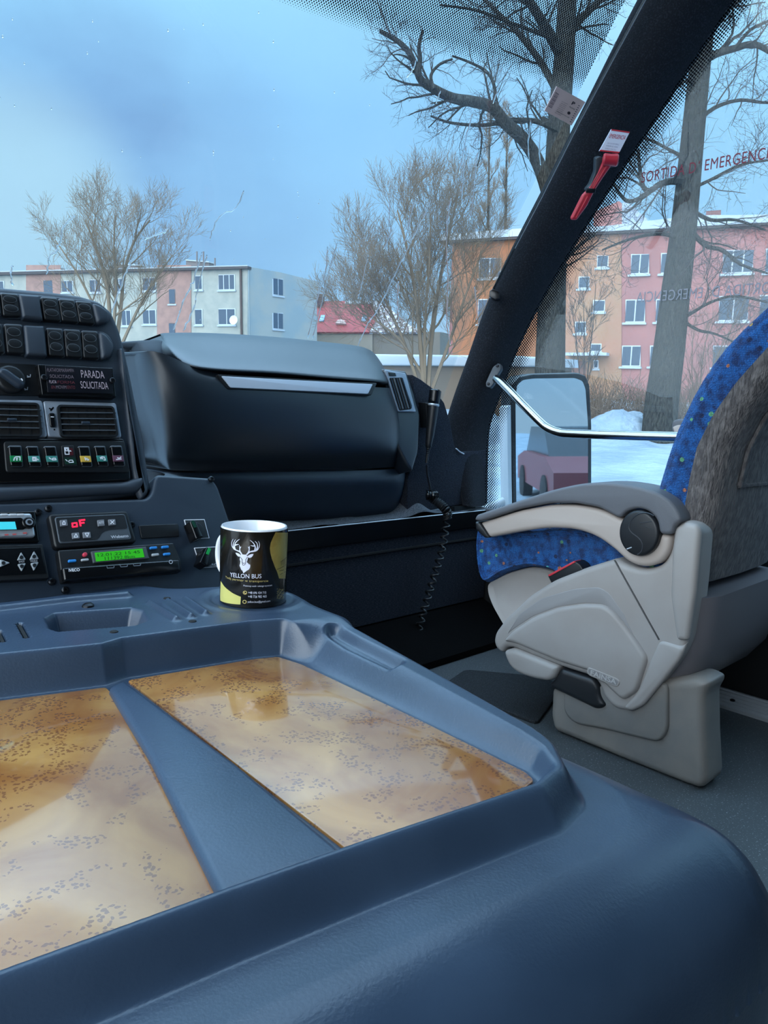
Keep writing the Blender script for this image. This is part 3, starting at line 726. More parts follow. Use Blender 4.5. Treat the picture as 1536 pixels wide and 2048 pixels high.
patch('end_panel', [
    [(800, 880, 1.45), (808, 872, 1.44), (816, 890, 1.47), (822, 905, 1.56)],
    [(803, 915, 1.46), (811, 912, 1.45), (820, 930, 1.48), (826, 940, 1.56)],
    [(812, 945, 1.47), (815, 948, 1.455), (821, 958, 1.48), (826, 965, 1.56)],
    [(806, 985, 1.49), (812, 986, 1.47), (818, 986, 1.50), (822, 985, 1.57)],
    [(796, 1018, 1.53), (800, 1022, 1.51), (805, 1016, 1.54), (810, 1010, 1.58)],
], (0, .08, 0), SATIN, dash)
PGB = Plane(at(560, 765, Y=1.383), (1, -.004, 0), (0, .22, 1))
slab('handle_recess', PGB, r3((405, 266), (1068, 303), (1045, 354), (447, 329)), -.02, .006, DARK, dash, bev=.002, r=.004)
slab('silver_strip', PGB, r3((422, 274), (1050, 308), (1030, 348), (460, 322)), .004, .0085, mat('bright strip', (196, 206, 218), .42), dash, bev=.001, r=.003)
# right-hand vent pod
PV = Plane(at(810, 800, Y=1.425), Vector((1, -.12, 0)), (0, .28, 1))
slab('vent_pod', PV, r3((1090, 240), (1190, 252), (1222, 340), (1248, 435), (1240, 590), (1215, 672), (1190, 640), (1150, 560)), -.14, .0, SATIN, dash, bev=.008, r=.008)
pv = slab('air_vent', PV, r3((1100, 248), (1187, 262), (1230, 423), (1155, 421)), -.001, .006, SILVER, dash, bev=.002, r=.004)
slab('duct', PV, r3((1118, 282), (1172, 280), (1213, 400), (1208, 412), (1160, 418)), .005, .0066, MATTB, pv, r=.004)
for k in range(5):
    x0, x1_ = 1122 + k * 11.5, 1160 + k * 11.5
    b = MB(); a = PV.hit(*r3((x0, 284))[0], .0066); c = PV.hit(*r3((x1_, 412 - k))[0], .0066); b.box(a, c - a, PV.u * .0022, PV.n * .004); b.build('slat', EDGE if k % 2 else PLASTIC, pv)
slab('thumb_wheel', PV, r3((1116, 258), (1143, 261), (1147, 273), (1119, 272)), .005, .009, GLOSSB, pv, bev=.0006)
# ------------------------------------------------------------------ units fixed in the dash
sg = thing('stop_request_sign', 'black sign panel reading PARADA SOLICITADA beside the climate dial', 'sign', PS.hit(155, 790))
slab('body', PS, r6((388, 145), (1155, 183), (1190, 482), (432, 456)), .0005, .014, GLOSSB, sg, bev=.001, r=.001)
slab('window', PS, r6((462, 160), (1140, 188), (1160, 445), (490, 432)), .012, .0146, mat('sign face', (17, 17, 24), .3), sg, bev=.0004)
RED = mat('sign red', (96, 38, 44), .6); PINK = mat('sign print', (176, 158, 166), .6); DIM = mat('sign dim print', (112, 98, 106), .6)
def stext(s, bl, br, tl_, m, PLN=PS, h=.0150, par=sg, rr=r6, **k): return text_on('lettering', s, PLN, rr(bl)[0], rr(br)[0], rr(tl_)[0], h, m, par, **k)
stext('PARADA', (834, 282), (1072, 292), (824, 205), PINK); stext('SOLICITADA', (830, 392), (1112, 402), (820, 318), PINK)
stext('PLATAFORMA/RAMPA', (483, 222), (758, 228), (480, 185), DIM); stext('SOLICITADA', (512, 284), (757, 292), (508, 250), DIM)
stext('PLATA', (505, 340), (580, 343), (502, 308), PINK); stext('FORMA', (590, 343), (770, 348), (588, 313), RED)
stext('EN', (528, 395), (568, 396), (527, 364), RED); stext('MOVIM', (576, 396), (680, 398), (574, 362), DIM); stext('IENTO', (688, 398), (770, 400), (686, 364), RED)
for p in r6((445, 288), (1145, 318)):
    b = MB(); b.lathe(PS.hit(*p, .013), PS.n, [(.0042, 0), (.0042, .003), (.003, .004), (.001, .004), (.001, .0028)], 14); b.build('screw', SCREW, sg)
sp = thing('switch_panel', 'black panel of seven rocker switches with coloured symbols under the air vents', 'switch panel', PS.hit(130, 945))
slab('body', PS, r6((-60, 905), (1270, 905), (1335, 1235), (1340, 1330), (1000, 1345), (-60, 1360)), .0005, .008, GLOSSB, sp, bev=.002, r=.004)
slab('frame', PS, r6((38, 935), (1275, 930), (1330, 1235), (1310, 1252), (65, 1252)), .0075, .0105, DARK, sp, bev=.0012, r=.004)
cols = [(20, 120, 70), (70, 140, 132), (60, 128, 120), None, (206, 168, 70), (50, 124, 116), (98, 66, 84)]
qs = [[(90, 985), (215, 985), (235, 1185), (115, 1185)], [(275, 990), (385, 990), (425, 1185), (305, 1185)], [(455, 990), (567, 990), (605, 1185), (490, 1185)], [(628, 980), (755, 975), (800, 1195), (645, 1195)], [(805, 990), (912, 990), (945, 1185), (840, 1185)], [(972, 988), (1075, 988), (1112, 1180), (1010, 1180)], [(1138, 985), (1245, 985), (1280, 1180), (1170, 1180)]]
for q, c in zip(qs, cols):
    A, B, C_, D = map(Vector, q); cl = lambda a, b, t: tuple(a.lerp(b, t))
    if c is None:
        k = slab('indicator', PS, r6(*q), .0095, .0125, DARK, sp, bev=.0008, r=.001)
        slab('lamp', PS, r6((710, 1005), (745, 1005), (752, 1075), (716, 1080)), .0124, .0130, mat('dim red lamp', (70, 16, 24), .4), k)
        slab('lamp', PS, r6((655, 1100), (770, 1100), (790, 1170), (668, 1170)), .0124, .0130, mat('dim green lamp', (8, 46, 34), .4), k)
        strokes(PS, [[PS.uv(*a) for a in r6((660, 1000), (700, 1000), (708, 1068), (668, 1068), (660, 1000))], [PS.uv(*a) for a in r6((670, 1010), (692, 1010), (695, 1032), (673, 1032), (670, 1010))], [PS.uv(*a) for a in r6((700, 1036), (728, 1036), (716, 1028))],
                     [PS.uv(*a) for a in r6((702, 1140), (715, 1128), (742, 1128), (752, 1150), (710, 1152), (702, 1140))], [PS.uv(*a) for a in r6((672, 1122), (690, 1138))]], .0011, .0133).build('symbol', WHITE, k, None); continue
    k = slab('rocker', PS, r6(*q), .0095, .016, GLOSSB, sp, bev=.0012, r=.002)
    slab('bezel', PS, r6(*[tuple(a.lerp((A + B + C_ + D) / 4, -.07)) for a in (A, B, C_, D)]), .0095, .0135, EDGE, k, bev=.0006, r=.002)
    slab('lens', PS, r6(cl(A, D, .48), cl(B, C_, .48), cl(B, C_, .80), cl(A, D, .80)), .0155, .0172, mat('lens %d %d %d' % c, c, .35), k, bev=.0004)
    m_ = A.lerp(D, .64).lerp(B.lerp(C_, .64), .55)
    sh = {0: [[(-40, 22), (-30, -12), (-12, -24), (40, -24), (40, 20)], [(0, 22), (0, -6), (-10, 2)], [(0, -6), (10, 2)]], 1: [[(-30, -20), (14, -20), (18, 24), (-26, 24), (-30, -20)], [(-18, -10), (4, -10), (6, 14), (-14, 14)], [(20, 4), (36, 4), (42, 14)]],
          2: [[(-46, -14), (-24, 2)], [(-10, 4), (6, -8), (34, -8), (42, 12), (-4, 14), (-10, 4)]], 4: [[(-20, -18), (-10, 16), (6, -10), (18, 20), (30, 4)]], 5: [[(-34, -10), (-10, -22), (20, -18), (34, 20), (14, 20)], [(-26, 6), (-14, -8)], [(-2, 8), (0, -8)]], 6: [[(-34, 16), (30, 8)], [(-20, -8), (10, -2), (26, -18)], [(-6, 14), (-2, 0)]]}[qs.index(q)]
    strokes(PS, [[PS.uv(*r6((m_.x + x * .8, m_.y + y * .8))[0]) for x, y in l] for l in sh], .0013, .0175).build('symbol', WHITE, k, None)
# radio
rd = thing('car_radio', 'silver car radio with a cyan display in the lower console', 'radio', PLc.hit(30, 1085))
slab('body', PLc, r2((-300, 205), (170, 195), (192, 345), (-300, 352)), .0062, .012, GLOSSB, rd, bev=.002, r=.003)
slab('face', PLc, r2((-300, 212), (154, 205), (174, 318), (-300, 326)), .011, .019, mat('radio silver', (186, 192, 198), .28, metal=.5), rd, bev=.003, r=.004)
slab('display_bezel', PLc, r2((-300, 240), (104, 229), (118, 244), (121, 285), (-300, 296)), .0185, .0205, GLOSSB, rd, r=.003)
slab('display', PLc, r2((-290, 252), (72, 248), (80, 284), (-290, 292)), .020, .0212, mat('cyan display', (60, 190, 205), .3, emit=((70, 205, 215), .45)), rd)
b = MB(); b.lathe(PLc.hit(*r2((134, 257))[0], .018), PLc.n, [(.0075, 0), (.0075, .004), (.006, .005), (.0045, .005)], 24); k = b.build('knob', GLOSSB, rd)
b = MB(); b.lathe(PLc.hit(*r2((134, 257))[0], .018), PLc.n, [(.0042, .005), (.0042, .0058), (.0022, .0058)], 20); b.build('ring', SILVER, k)
b = MB(); b.lathe(PLc.hit(*r2((134, 257))[0], .018), PLc.n, [(.0024, .0056), (.0024, .0062)], 20); b.build('cap', DARK, k)
for x in (-20, 20, 62, 98):
    slab('button', PLc, r2((x - 16, 209), (x + 16, 208), (x + 18, 217), (x - 14, 218)), .0185, .0198, mat('radio button', (205, 208, 212), .35), rd, bev=.0004)
slab('red_trim', PLc, r2((8, 306), (128, 296), (132, 306), (120, 313), (10, 318)), .0185, .0196, mat('grey trim', (128, 128, 132), .5), rd)
for x, y in ((22, 311), (60, 309), (110, 303)): slab('mark', PLc, r2((x, y - 3), (x + 18, y - 4), (x + 19, y + 2), (x + 1, y + 3)), .0195, .0199, mat('red mark', (190, 70, 70), .5), rd)
# audio control below it
ac = thing('audio_control', 'black audio control plate with triangular BASS and TREBLE buttons below the radio', 'audio control', PLc.hit(40, 1165))
slab('body', PLc, r2((-300, 372), (205, 355), (236, 520), (-300, 545)), .0062, .016, DARK, ac, bev=.001, r=.002)
slab('face', PLc, r2((-300, 385), (195, 370), (222, 495), (-300, 520)), .0155, .0172, GLOSSB, ac, bev=.0006)
TRI = mat('button grey', (150, 156, 160), .45)
for q in ([(0, 428), (50, 445), (2, 465)], [(83, 433), (125, 430), (102, 393)], [(143, 430), (187, 427), (164, 388)], [(85, 451), (125, 447), (105, 486)], [(147, 446), (187, 442), (164, 483)]):
    k = slab('button', PLc, r2(*q), .0168, .0192, TRI, ac, bev=.0006, r=.0015)
    cx, cy = sum(a[0] for a in q) / 3, sum(a[1] for a in q) / 3
    slab('centre', PLc, r2(*ellipse((cx, cy), 9, 9, 16)), .019, .0198, DARK, k)
stext('BASS', (91, 445), (118, 443), (90, 436), PALE, PLc, .0176, ac, r2); stext('TREBLE', (144, 442), (180, 440), (143, 432), PALE, PLc, .0176, ac, r2)
# heater control
hc = thing('heater_control', 'dark heater control unit with red digits above the green tachograph', 'heater control', PLc.hit(185, 1090))
slab('body', PLc, r2((232, 210), (612, 194), (660, 345), (265, 377)), .0062, .017, DARK, hc, bev=.003, r=.006)
slab('face', PLc, r2((262, 225), (600, 210), (634, 332), (285, 352)), .016, .0185, mat('heater face', (74, 82, 90), .5), hc, bev=.001, r=.004)
slab('panel', PLc, r2((268, 230), (596, 215), (613, 280), (520, 287), (488, 300), (476, 325), (462, 334), (290, 344)), .018, .0192, mat('heater panel', (24, 27, 31), .5), hc, r=.003)
LED = mat('red digits', (255, 30, 60), .4, emit=((255, 24, 52), 3.2))
strokes(PLc, [[PLc.uv(*a) for a in r2((347, 256), (368, 254), (370, 271), (349, 273), (347, 256))]], .0018, .0196).build('digit', LED, hc, None)
strokes(PLc, [[PLc.uv(*a) for a in r2((406, 239), (382, 242), (387, 268))], [PLc.uv(*a) for a in r2((384, 255), (403, 253))]], .0020, .0196).build('digit', LED, hc, None)
KEY = mat('heater key', (112, 116, 122), .5)
for q, ic in (([(288, 240), (322, 237), (327, 267), (291, 270)], [[(-6, 8), (6, 8), (5, -2), (0, -9), (-5, -2), (-6, 8)]]), ([(468, 240), (500, 237), (504, 267), (472, 270)], None), ([(520, 237), (554, 235), (558, 263), (524, 266)], [[(-8, -8), (8, 8)], [(8, -8), (-8, 8)]]),
              ([(345, 302), (380, 299), (384, 328), (349, 331)], [[(-9, 8), (9, 7), (0, -9), (-9, 8)]]), ([(397, 298), (434, 296), (438, 325), (401, 327)], [[(-9, -8), (9, -9), (1, 9), (-9, -8)]])):
    k = slab('key', PLc, r2(*q), .0188, .0212, KEY, hc, bev=.0006, r=.001); cx, cy = sum(a[0] for a in q) / 4, sum(a[1] for a in q) / 4
    if ic: strokes(PLc, [[PLc.uv(*r2((cx + x, cy + y))[0]) for x, y in l] for l in ic], .0011, .0215).build('symbol', WHITE, k, None)
    else: stext('AUTO', (q[3][0] + 3, cy + 5), (q[2][0] - 5, cy + 3), (q[3][0] + 2, cy - 6), WHITE, PLc, .0215, k, r2)
stext('Webasto', (534, 329), (618, 322), (531, 315), PALE, PLc, .0188, hc, r2, bold=.02)
# tachograph
tg = thing('tachograph', 'black tachograph with a lit green display and blue buttons, below the heater control', 'tachograph', PLc.hit(240, 1160))
slab('body', PLc, r2((278, 384), (835, 349), (868, 432), (873, 486), (303, 537), (290, 470)), .0062, .018, DARK, tg, bev=.002, r=.003)
slab('drawer', PLc, r2((300, 467), (862, 428), (870, 484), (310, 532)), .017, .026, GLOSSB, tg, bev=.003, r=.003)
slab('display_bezel', PLc, r2((438, 390), (702, 367), (716, 418), (720, 424), (450, 446)), .017, .0215, mat('bezel grey', (66, 72, 76), .5), tg, bev=.001, r=.001)
slab('display', PLc, r2((455, 397), (684, 377), (694, 418), (462, 439)), .0212, .0222, mat('green display', (40, 150, 30), .35, emit=((52, 190, 24), .42)), tg)
INK = mat('display ink', (14, 70, 22), .5)
stext('12.01.22 15 45', (470, 416), (672, 399), (468, 402), INK, PLc, .0226, tg, r2); stext('111392.8km', (504, 433), (648, 422), (502, 417), INK, PLc, .0226, tg, r2)
BLU = mat('blue key', (40, 130, 205), .4); GKEY = mat('grey key', (170, 176, 180), .45)
for q, m_ in (([(328, 430), (366, 427), (369, 440), (331, 443)], BLU), ([(390, 426), (426, 423), (429, 434), (393, 437)], GKEY), ([(720, 368), (754, 365), (757, 377), (723, 380)], BLU), ([(776, 364), (810, 361), (813, 373), (779, 376)], BLU), ([(729, 401), (763, 398), (766, 410), (732, 413)], GKEY), ([(785, 398), (818, 395), (821, 407), (788, 410)], BLU)):
    slab('key', PLc, r2(*q), .0175, .021, m_, tg, bev=.001, r=.0015)
slab('red_key', PLc, r2(*ellipse((410, 404), 11, 10, 20)), .0175, .0215, mat('red key', (205, 60, 80), .4), tg, bev=.001)
stext('IVECO', (331, 489), (384, 485), (329, 475), WHITE, PLc, .0265, tg, r2, bold=.03)
for x, y in ((530, 467), (594, 461), (657, 456)):
    strokes(PLc, [[PLc.uv(*a) for a in r2((x - 17, y - 3), (x - 14, y + 4), (x + 16, y + 2), (x + 18, y - 5))]], .0012, .0264).build('notch', EDGE, tg, None)
strokes(PLc, [[PLc.uv(*a) for a in r2(*ellipse((820, 441), 8, 8, 14), (828, 441))]], .0009, .0264).build('mark', PALE, tg, None)
# two rotary switches on white-edged plates
def rotary(label, q, c, ang, s, tb, lamp):
    t = thing('rotary_switch', label, 'switch', PLc.hit(*r2(q[3])[0]))
    slab('border', PLc, r2(*q), .0055, .0072, WHITE, t, r=.0006)
    cx, cy = sum(a[0] for a in q) / 4, sum(a[1] for a in q) / 4
    slab('plate', PLc, r2(*[(cx + (a - cx) * .93, cy + (b_ - cy) * .93) for a, b_ in q]), .007, .0078, mat('plate grey', (40, 45, 48), .5), t)
    C0 = Vector(PLc.uv(*r2(c)[0])); kb = slab_uv('knob', PLc, ellipse(C0, .0125, .0125, 26), .0076, .014, DARK, t, bev=.001)
    d = Vector((math.cos(ang), math.sin(ang))); e = Vector((-d.y, d.x))
    slab_uv('grip', PLc, [tuple(C0 + d * a + e * b_) for a, b_ in ((.016, -.0048), (.016, .0048), (-.012, .0062), (-.012, -.0062))], .013, .033, GLOSSB, kb, bev=.002, r=.002)
    slab_uv('pointer', PLc, [tuple(C0 + d * a + e * b_) for a, b_ in ((.0155, -.0022), (.0155, .0022), (.005, .0022), (.005, -.0022))], .0328, .0338, lamp, kb)
    stext(s, tb[0], tb[1], tb[2], WHITE, PLc, .0084, t, r2)
rotary('rotary switch with dark green pointer, on the upper white-edged plate', [(884, 238), (982, 236), (1006, 327), (910, 332)], (945, 290), 1.75, 'Webasto', ((920, 327), (960, 325), (918, 319)), mat('dark green pointer', (10, 60, 44), .4))
rotary('rotary switch with bright green pointer, beside the mug handle', [(932, 373), (1036, 367), (1062, 464), (965, 470)], (990, 418), .95, 'SPHEROS', ((970, 464), (1056, 458), (967, 452)), mat('bright green pointer', (20, 150, 70), .4))
# ================================================================== ledge and stepwell
YL = 1.415; ZL = at(975, 1020, X=1.85).z - CZ
STEEL = mat('dark steel', (14, 15, 18), .35, metal=.4)
lg = thing('front_ledge', 'black ledge with a bright metal edge in front of the guide seat', 'ledge', V(1.2, 1.5, -.69))
b = MB(); b.abox(V(.62, YL + .006, ZL - .05), V(1.868, 1.70, ZL - .002)); b.build('board', MATTB, lg)
b = MB(); b.abox(V(.62, YL, ZL - .048), V(1.862, YL + .006, ZL)); b.build('lip', STEEL, lg)
b = MB(); b.tube([V(.62, YL + .003, ZL + .0005), V(1.862, YL + .003, ZL + .0005)], .0022, 6); b.build('edge_strip', ALU, lg)
b = MB(); b.abox(V(1.835, YL - .012, ZL - .045), V(1.868, YL + .10, ZL + .004)); b.build('end_cap', GREYD, lg)
zb0, zb1 = at(682, 1246, Y=1.43).z, at(956, 1207, Y=1.43).z
zk = (zb0 + zb1) / 2
cp = thing('bulkhead', 'dark ribbed carpet bulkhead under the metal-edged ledge', 'bulkhead', V(1.2, 1.43, -.69))
box('board', (.60, 1.425, zk), V(1.866, 1.455, ZL - .05), CARPETF, cp)
b = MB(); b.abox(V(.60, 1.419, ZL - .088), V(1.866, 1.43, ZL - .083)); b.build('seam', MATTB, cp)
kp = thing('toe_board', 'black sloping toe board at the bottom of the stepwell', 'panel', V(1.2, 1.3, -.69))
b = MB(); pts = [(1.44, zk), (1.43, zk - .004), (1.25, .02), (1.25, .001), (1.46, .001)]
secs = [[Vector((x, y, z)) for y, z in pts] for x in (.60, 1.868)]
obj('board', loft_me(secs), mat('toe board', (5, 5, 6), 1, spec=.1, bump=(300, .5, .002)), kp, 20)
# side carpet between dash and pillar
PC = Plane(at(880, 900, Y=1.445), (1, 0, 0), (0, 0, 1))
scp = thing('corner_panel', 'black carpeted corner panel between the dashboard vent and the pillar', 'panel', PC.hit(880, 1030))
slab('carpet', PC, [(826, 750), (842, 759), (869, 779), (889, 806), (901, 845), (907, 880), (911, 896), (925, 904), (945, 902), (972, 900), (970, 1004), (905, 1012), (815, 1030), (815, 960), (832, 900)], -.03, .0, CARPET, scp, bev=.003)
b = MB(); b.tube([PC.hit(912, 897, .003), PC.hit(920, 904, .003), PC.hit(928, 908, .004)], .002, 6); b.build('torn_edge', PALE, scp)
# net lying on the ledge
nt_ = thing('net_cloth', 'grey mesh net lying crumpled along the ledge under the glove box', 'net', V(1.3, 1.5, ZL))
NET = mat('grey net', (120, 126, 134), .9, bump=(900, .9, .003), var=(420, (74, 80, 88), (.42, .58)))
rows = []
for j in range(9):
    y = lerp(YL + .004, 1.60, j / 8); r = []
    for i in range(61):
        x = lerp(.78, 1.83, i / 60)
        z = ZL + .004 + .006 * noise.noise(Vector((x * 9, y * 14, 3.1))) + .003 * noise.noise(Vector((x * 30, y * 30, 1)))
        cx = at(832, 1005, Y=1.45).x
        z += .070 * math.exp(-((x - cx) / .045) ** 2 - ((y - 1.49) / .05) ** 2) + .012 * math.exp(-((x - 1.02) / .2) ** 2) * sstep(1.42, 1.5, y)
        r.append(V(x, y, max(z, ZL + .002)))
    rows.append(r)
obj('mesh', grid_me(rows, (0, 0, .0016), 2, 2), NET, nt_, 60)
b = MB(); b.abox(V(1.70, 1.43, ZL + .0), V(1.80, 1.50, ZL + .018)); tag(b.build('black_tray', DARK), 'small black tray lying on the ledge beside the pillar foot', 'tray')
# ------------------------------------------------------------------ microphone
PM = Plane(at(865, 830, Y=1.405), (1, 0, 0), (0, 0, 1))
mc = thing('microphone', 'black hand microphone hanging by the corner panel on a long coiled cord', 'microphone', PM.hit(865, 1000))
a = PM.hit(867, 812); e = PM.hit(857, 893); ax = (a - e).normalized(); Lm = (a - e).length
b = MB(); b.lathe(e, ax, [(.006, -.004), (.0085, 0), (.0095, .01), (.0125, Lm * .35), (.0145, Lm * .85), (.0145, Lm)], 24); b.build('handle', DARK, mc)
b = MB(); b.lathe(a, ax, [(.0155, .0), (.0165, .003), (.0155, .006)], 24); b.build('collar', ALU, mc)
hd = PM.hit(871, 779); Lh = (hd - a).length
b = MB(); b.lathe(a, ax, [(.0145, .006), (.0165, .010)] + [(q, .012 + k * .0045 + dk) for k in range(7) for q, dk in ((.0172, 0), (.0172, .0026), (.0158, .0030), (.0158, .0042))] + [(.016, Lh - .004), (.012, Lh)], 28); b.build('head', GLOSSB, mc)
b = MB(); b.lathe(e, -ax, [(.0065, 0), (.006, .008)] + [(q, .008 + .005 * k + dk) for k in range(8) for q, dk in ((.0055 - .0002 * k, 0), (.0042, .0035))], 14); b.build('strain_relief', DARK, mc)
slab('holder', PM, [(852, 806), (872, 806), (868, 850), (856, 856)], -.038, -.010, DARK, mc, bev=.003)
b = MB(); b.tube([Vector(q) for q in smooth([PM.hit(*q) for q in ((854, 930), (855, 950), (860, 975), (858, 992))], 5, False)], .0032, 8); b.build('lead', DARK, mc)
def coil(pts, r, pitch, wire):
    pts = [Vector(p) for p in smooth(pts, 10, False)]; L = [0]
    for p, q in zip(pts, pts[1:]): L.append(L[-1] + (q - p).length)
    out = []; n = int(L[-1] / pitch * 14)
    for k in range(n + 1):
        s = L[-1] * k / n; i = max(j for j in range(len(L)) if L[j] <= s + 1e-9); i = min(i, len(pts) - 2)
        t = (s - L[i]) / (L[i + 1] - L[i]); p = pts[i].lerp(pts[i + 1], t); d = (pts[i + 1] - pts[i]).normalized()
        u = d.cross(Vector((0, 1, 0))).normalized(); v = d.cross(u); w = 2 * math.pi * s / pitch
        out.append(p + (u * math.cos(w) + v * math.sin(w)) * r)
    return out
PK = PM.off(.02)
b = MB(); b.tube(coil([PM.hit(858, 992), PM.hit(866, 998, .012), PM.hit(880, 1008, .03), PM.hit(892, 1020, .05), PM.hit(896, 1032, .05)], .0105, .0062, .0030), .0031, 6)
b.build('coiled_cord', DARK, mc)
b = MB(); b.tube(coil([PM.hit(896, 1032, .05), PM.hit(890, 1060, .05), PM.hit(884, 1098, .045), PM.hit(872, 1140, .04), PM.hit(858, 1185, .035), PM.hit(845, 1230, .03), PM.hit(834, 1275, .03), PM.hit(822, 1318, .03)], .0095, .0235, .0030), .0031, 6)
b.build('coiled_cord', DARK, mc)
b = MB(); b.tube(coil([PM.hit(853, 990, .006), PM.hit(862, 991, .012), PM.hit(872, 992, .012)], .012, .006, .003), .0035, 6); b.build('knot', GLOSSB, mc)
# ------------------------------------------------------------------ floor mat and sill trim
q = [at(*p, Z=-.69) for p in ((880, 1372), (930, 1338), (1085, 1352), (1128, 1372), (1075, 1444))]
PF = Plane(V(0, 0, -.69), (1, 0, 0), (0, 1, 0))
mt = tag(slab_uv('floor_mat', PF, [(p.x, p.y) for p in q], .0005, .008, MATR, None, bev=.003, r=.02), 'dark ribbed rubber mat on the floor ahead of the guide seat', 'mat')
tm = MB()
for x, z0, z1 in ((1.800, 0, .008), (1.809, 0, .013), (1.818, 0, .018), (1.827, 0, .024), (1.836, 0, .030), (1.845, 0, .034)):
    tm.box((x, -1.2, z0 + .0), (.0082, 0, 0), (0, 2.5, 0), (0, 0, z1))
o = tm.build('trim_2', ALU); struct(o, 'ridged aluminium sill strip along the door side of the floor', 'sill strip')
b = MB()
for y in (.62, .30): b.lathe(Vector((1.822, y, .018)), (0, 0, 1), [(.006, 0), (.006, .003), (.003, .0045)], 12)
b.build('screw', SCREW, o)
# ------------------------------------------------------------------ grab rail
gr = thing('grab_rail', 'chrome grab rail running from the pillar along the door window', 'grab rail', at(990, 800, X=1.80))
XRL = 1.755
a0 = at(992, 757, X=1.775)
pts = [a0, at(1005, 768, X=1.765), at(1040, 803, X=XRL), at(1082, 845, X=XRL), at(1098, 857, X=XRL), at(1116, 864, X=XRL), at(1140, 867, X=XRL), at(1240, 870.5, X=XRL), at(1380, 874, X=XRL)]
b = MB(); b.tube([Vector(p) for p in smooth(pts, 8, False)], .0118, 20); b.build('tube', CHROME, gr)
PP = Plane(at(988, 752, X=1.785), (.45, -.9, 0), (0, .3, 1))
slab('flange', PP, [(996, 726), (1002, 728), (1003, 737), (994, 752), (987, 768), (980, 776), (972, 774), (971, 766), (978, 750), (986, 733)], -.02, .004, mat('flange', (60, 66, 72), .35, metal=.7), gr, bev=.002, r=.004)
for p in ((995, 732), (977, 768)):
    b = MB(); b.lathe(PP.hit(*p, .003), PP.n, [(.0045, 0), (.0045, .003), (.002, .004)], 12); b.build('screw', SCREW, gr)
# ------------------------------------------------------------------ things on the pillar
def pill(px, py, x=1.752): return at(px, py, X=x)
PH = Plane(pill(1190, 380, 1.70), Vector((.62, -.78, 0)), Vector((-.1, -.45, 1)))
hm = thing('emergency_hammer', 'red emergency hammer in a black holder on the pillar', 'hammer', PH.hit(1150, 440))
rh = tr(1000, 0, 536 / 1536)
REDP = mat('red plastic', (178, 34, 48), .38)
slab('holder', PH, rh((548, 905), (575, 895), (598, 905), (590, 930), (560, 1010), (530, 1082), (545, 1092), (540, 1108), (500, 1105), (490, 1090), (515, 1060), (545, 985)), -.04, .006, mat('holder', (34, 40, 46), .4), hm, bev=.003, r=.004)
slab('handle', PH, rh((590, 925), (640, 940), (636, 955), (590, 1020), (545, 1090), (500, 1180), (440, 1262), (410, 1262), (405, 1250), (470, 1120), (520, 1070), (560, 1000)), .004, .018, REDP, hm, bev=.005, r=.004)
for q in (((586, 945), (592, 948), (520, 1078), (515, 1074)), ((610, 948), (616, 951), (536, 1085), (531, 1081)), ((480, 1120), (486, 1124), (425, 1245), (418, 1243)), ((500, 1125), (506, 1128), (440, 1248), (434, 1246))):
    slab('ridge', PH, rh(*q), .0175, .0190, mat('red plastic light', (205, 70, 78), .35), hm, bev=.0004)
b = MB(); a = PH.hit(*rh((588, 915))[0], .016); e = PH.hit(*rh((676, 918))[0], .016); b.lathe(a, e - a, [(.006, 0), (.0125, .001), (.0145, .004), (.0135, (e - a).length * .5), (.0145, (e - a).length - .003), (.012, (e - a).length)], 22); b.build('head', REDP, hm)
slab('guard', PH, rh((655, 915), (684, 930), (672, 955), (600, 966), (606, 952), (660, 940)), .0, .012, mat('holder', (34, 40, 46), .4), hm, bev=.002)
slab('clip', PH, rh((498, 1078), (550, 1082), (545, 1108), (492, 1104)), .010, .022, SCREW, hm, bev=.002)
PST = Plane(pill(1230, 285, 1.69), Vector((.55, -.83, .0)), Vector((-.1, -.45, 1)))
st = thing('emergency_sticker', 'small white sticker headed EMERGENCIA above the red hammer', 'sticker', PST.hit(1220, 304))
slab('sheet', PST, rh((640, 740), (745, 755), (682, 878), (570, 866)), -.045, .001, mat('sticker white', (206, 210, 222), .4), st)
for q in (((640, 740), (745, 755), (740, 763), (636, 748)), ((574, 858), (686, 870), (682, 878), (570, 866))): slab('border', PST, rh(*q), .0010, .0014, REDP, st)
text_on('lettering', 'EMERGENCIA', PST, rh((624, 790))[0], rh((714, 802))[0], rh((634, 766))[0], .0014, REDP, st)
for k, s in enumerate(('EN CAS DE PERILL', 'ROMPRE EL VIDRE', 'AMB EL MARTELL')):
    x, y = 604 - 8 * k, 818 + 15 * k
    text_on('lettering', s, PST, rh((x + 12, y + 6))[0], rh((x + 78, y + 15))[0], rh((x + 15, y - 2))[0], .0014, mat('grey print', (140, 146, 170), .6), st)
gw = thing('blind_rod', 'thin black guide rod along the inner edge of the pillar', 'rod', at(985, 588, X=1.72))
b = MB(); b.tube([at(*p, X=1.715) for p in ((1322, -60), (1285, 8), (1160, 240), (1082, 395), (1028, 497), (984, 584))], .0035, 8); b.build('rod', GLOSSB, gw)
b = MB(); b.tube([at(*p, X=1.705) for p in ((1325, -60), (1287, 8), (1162, 240), (1084, 395), (1030, 497))], .0012, 6); b.build('glint_line', EDGE, gw)  # thin paler line beside the rod paints its glint
PGC = Plane(at(990, 588, X=1.715), (.6, -.8, 0), (0, 0, 1))
slab('clip', PGC, [(979, 582), (986, 577), (999, 584), (1000, 598), (990, 600), (979, 594)], -.02, .008, GLOSSB, gw, bev=.002)
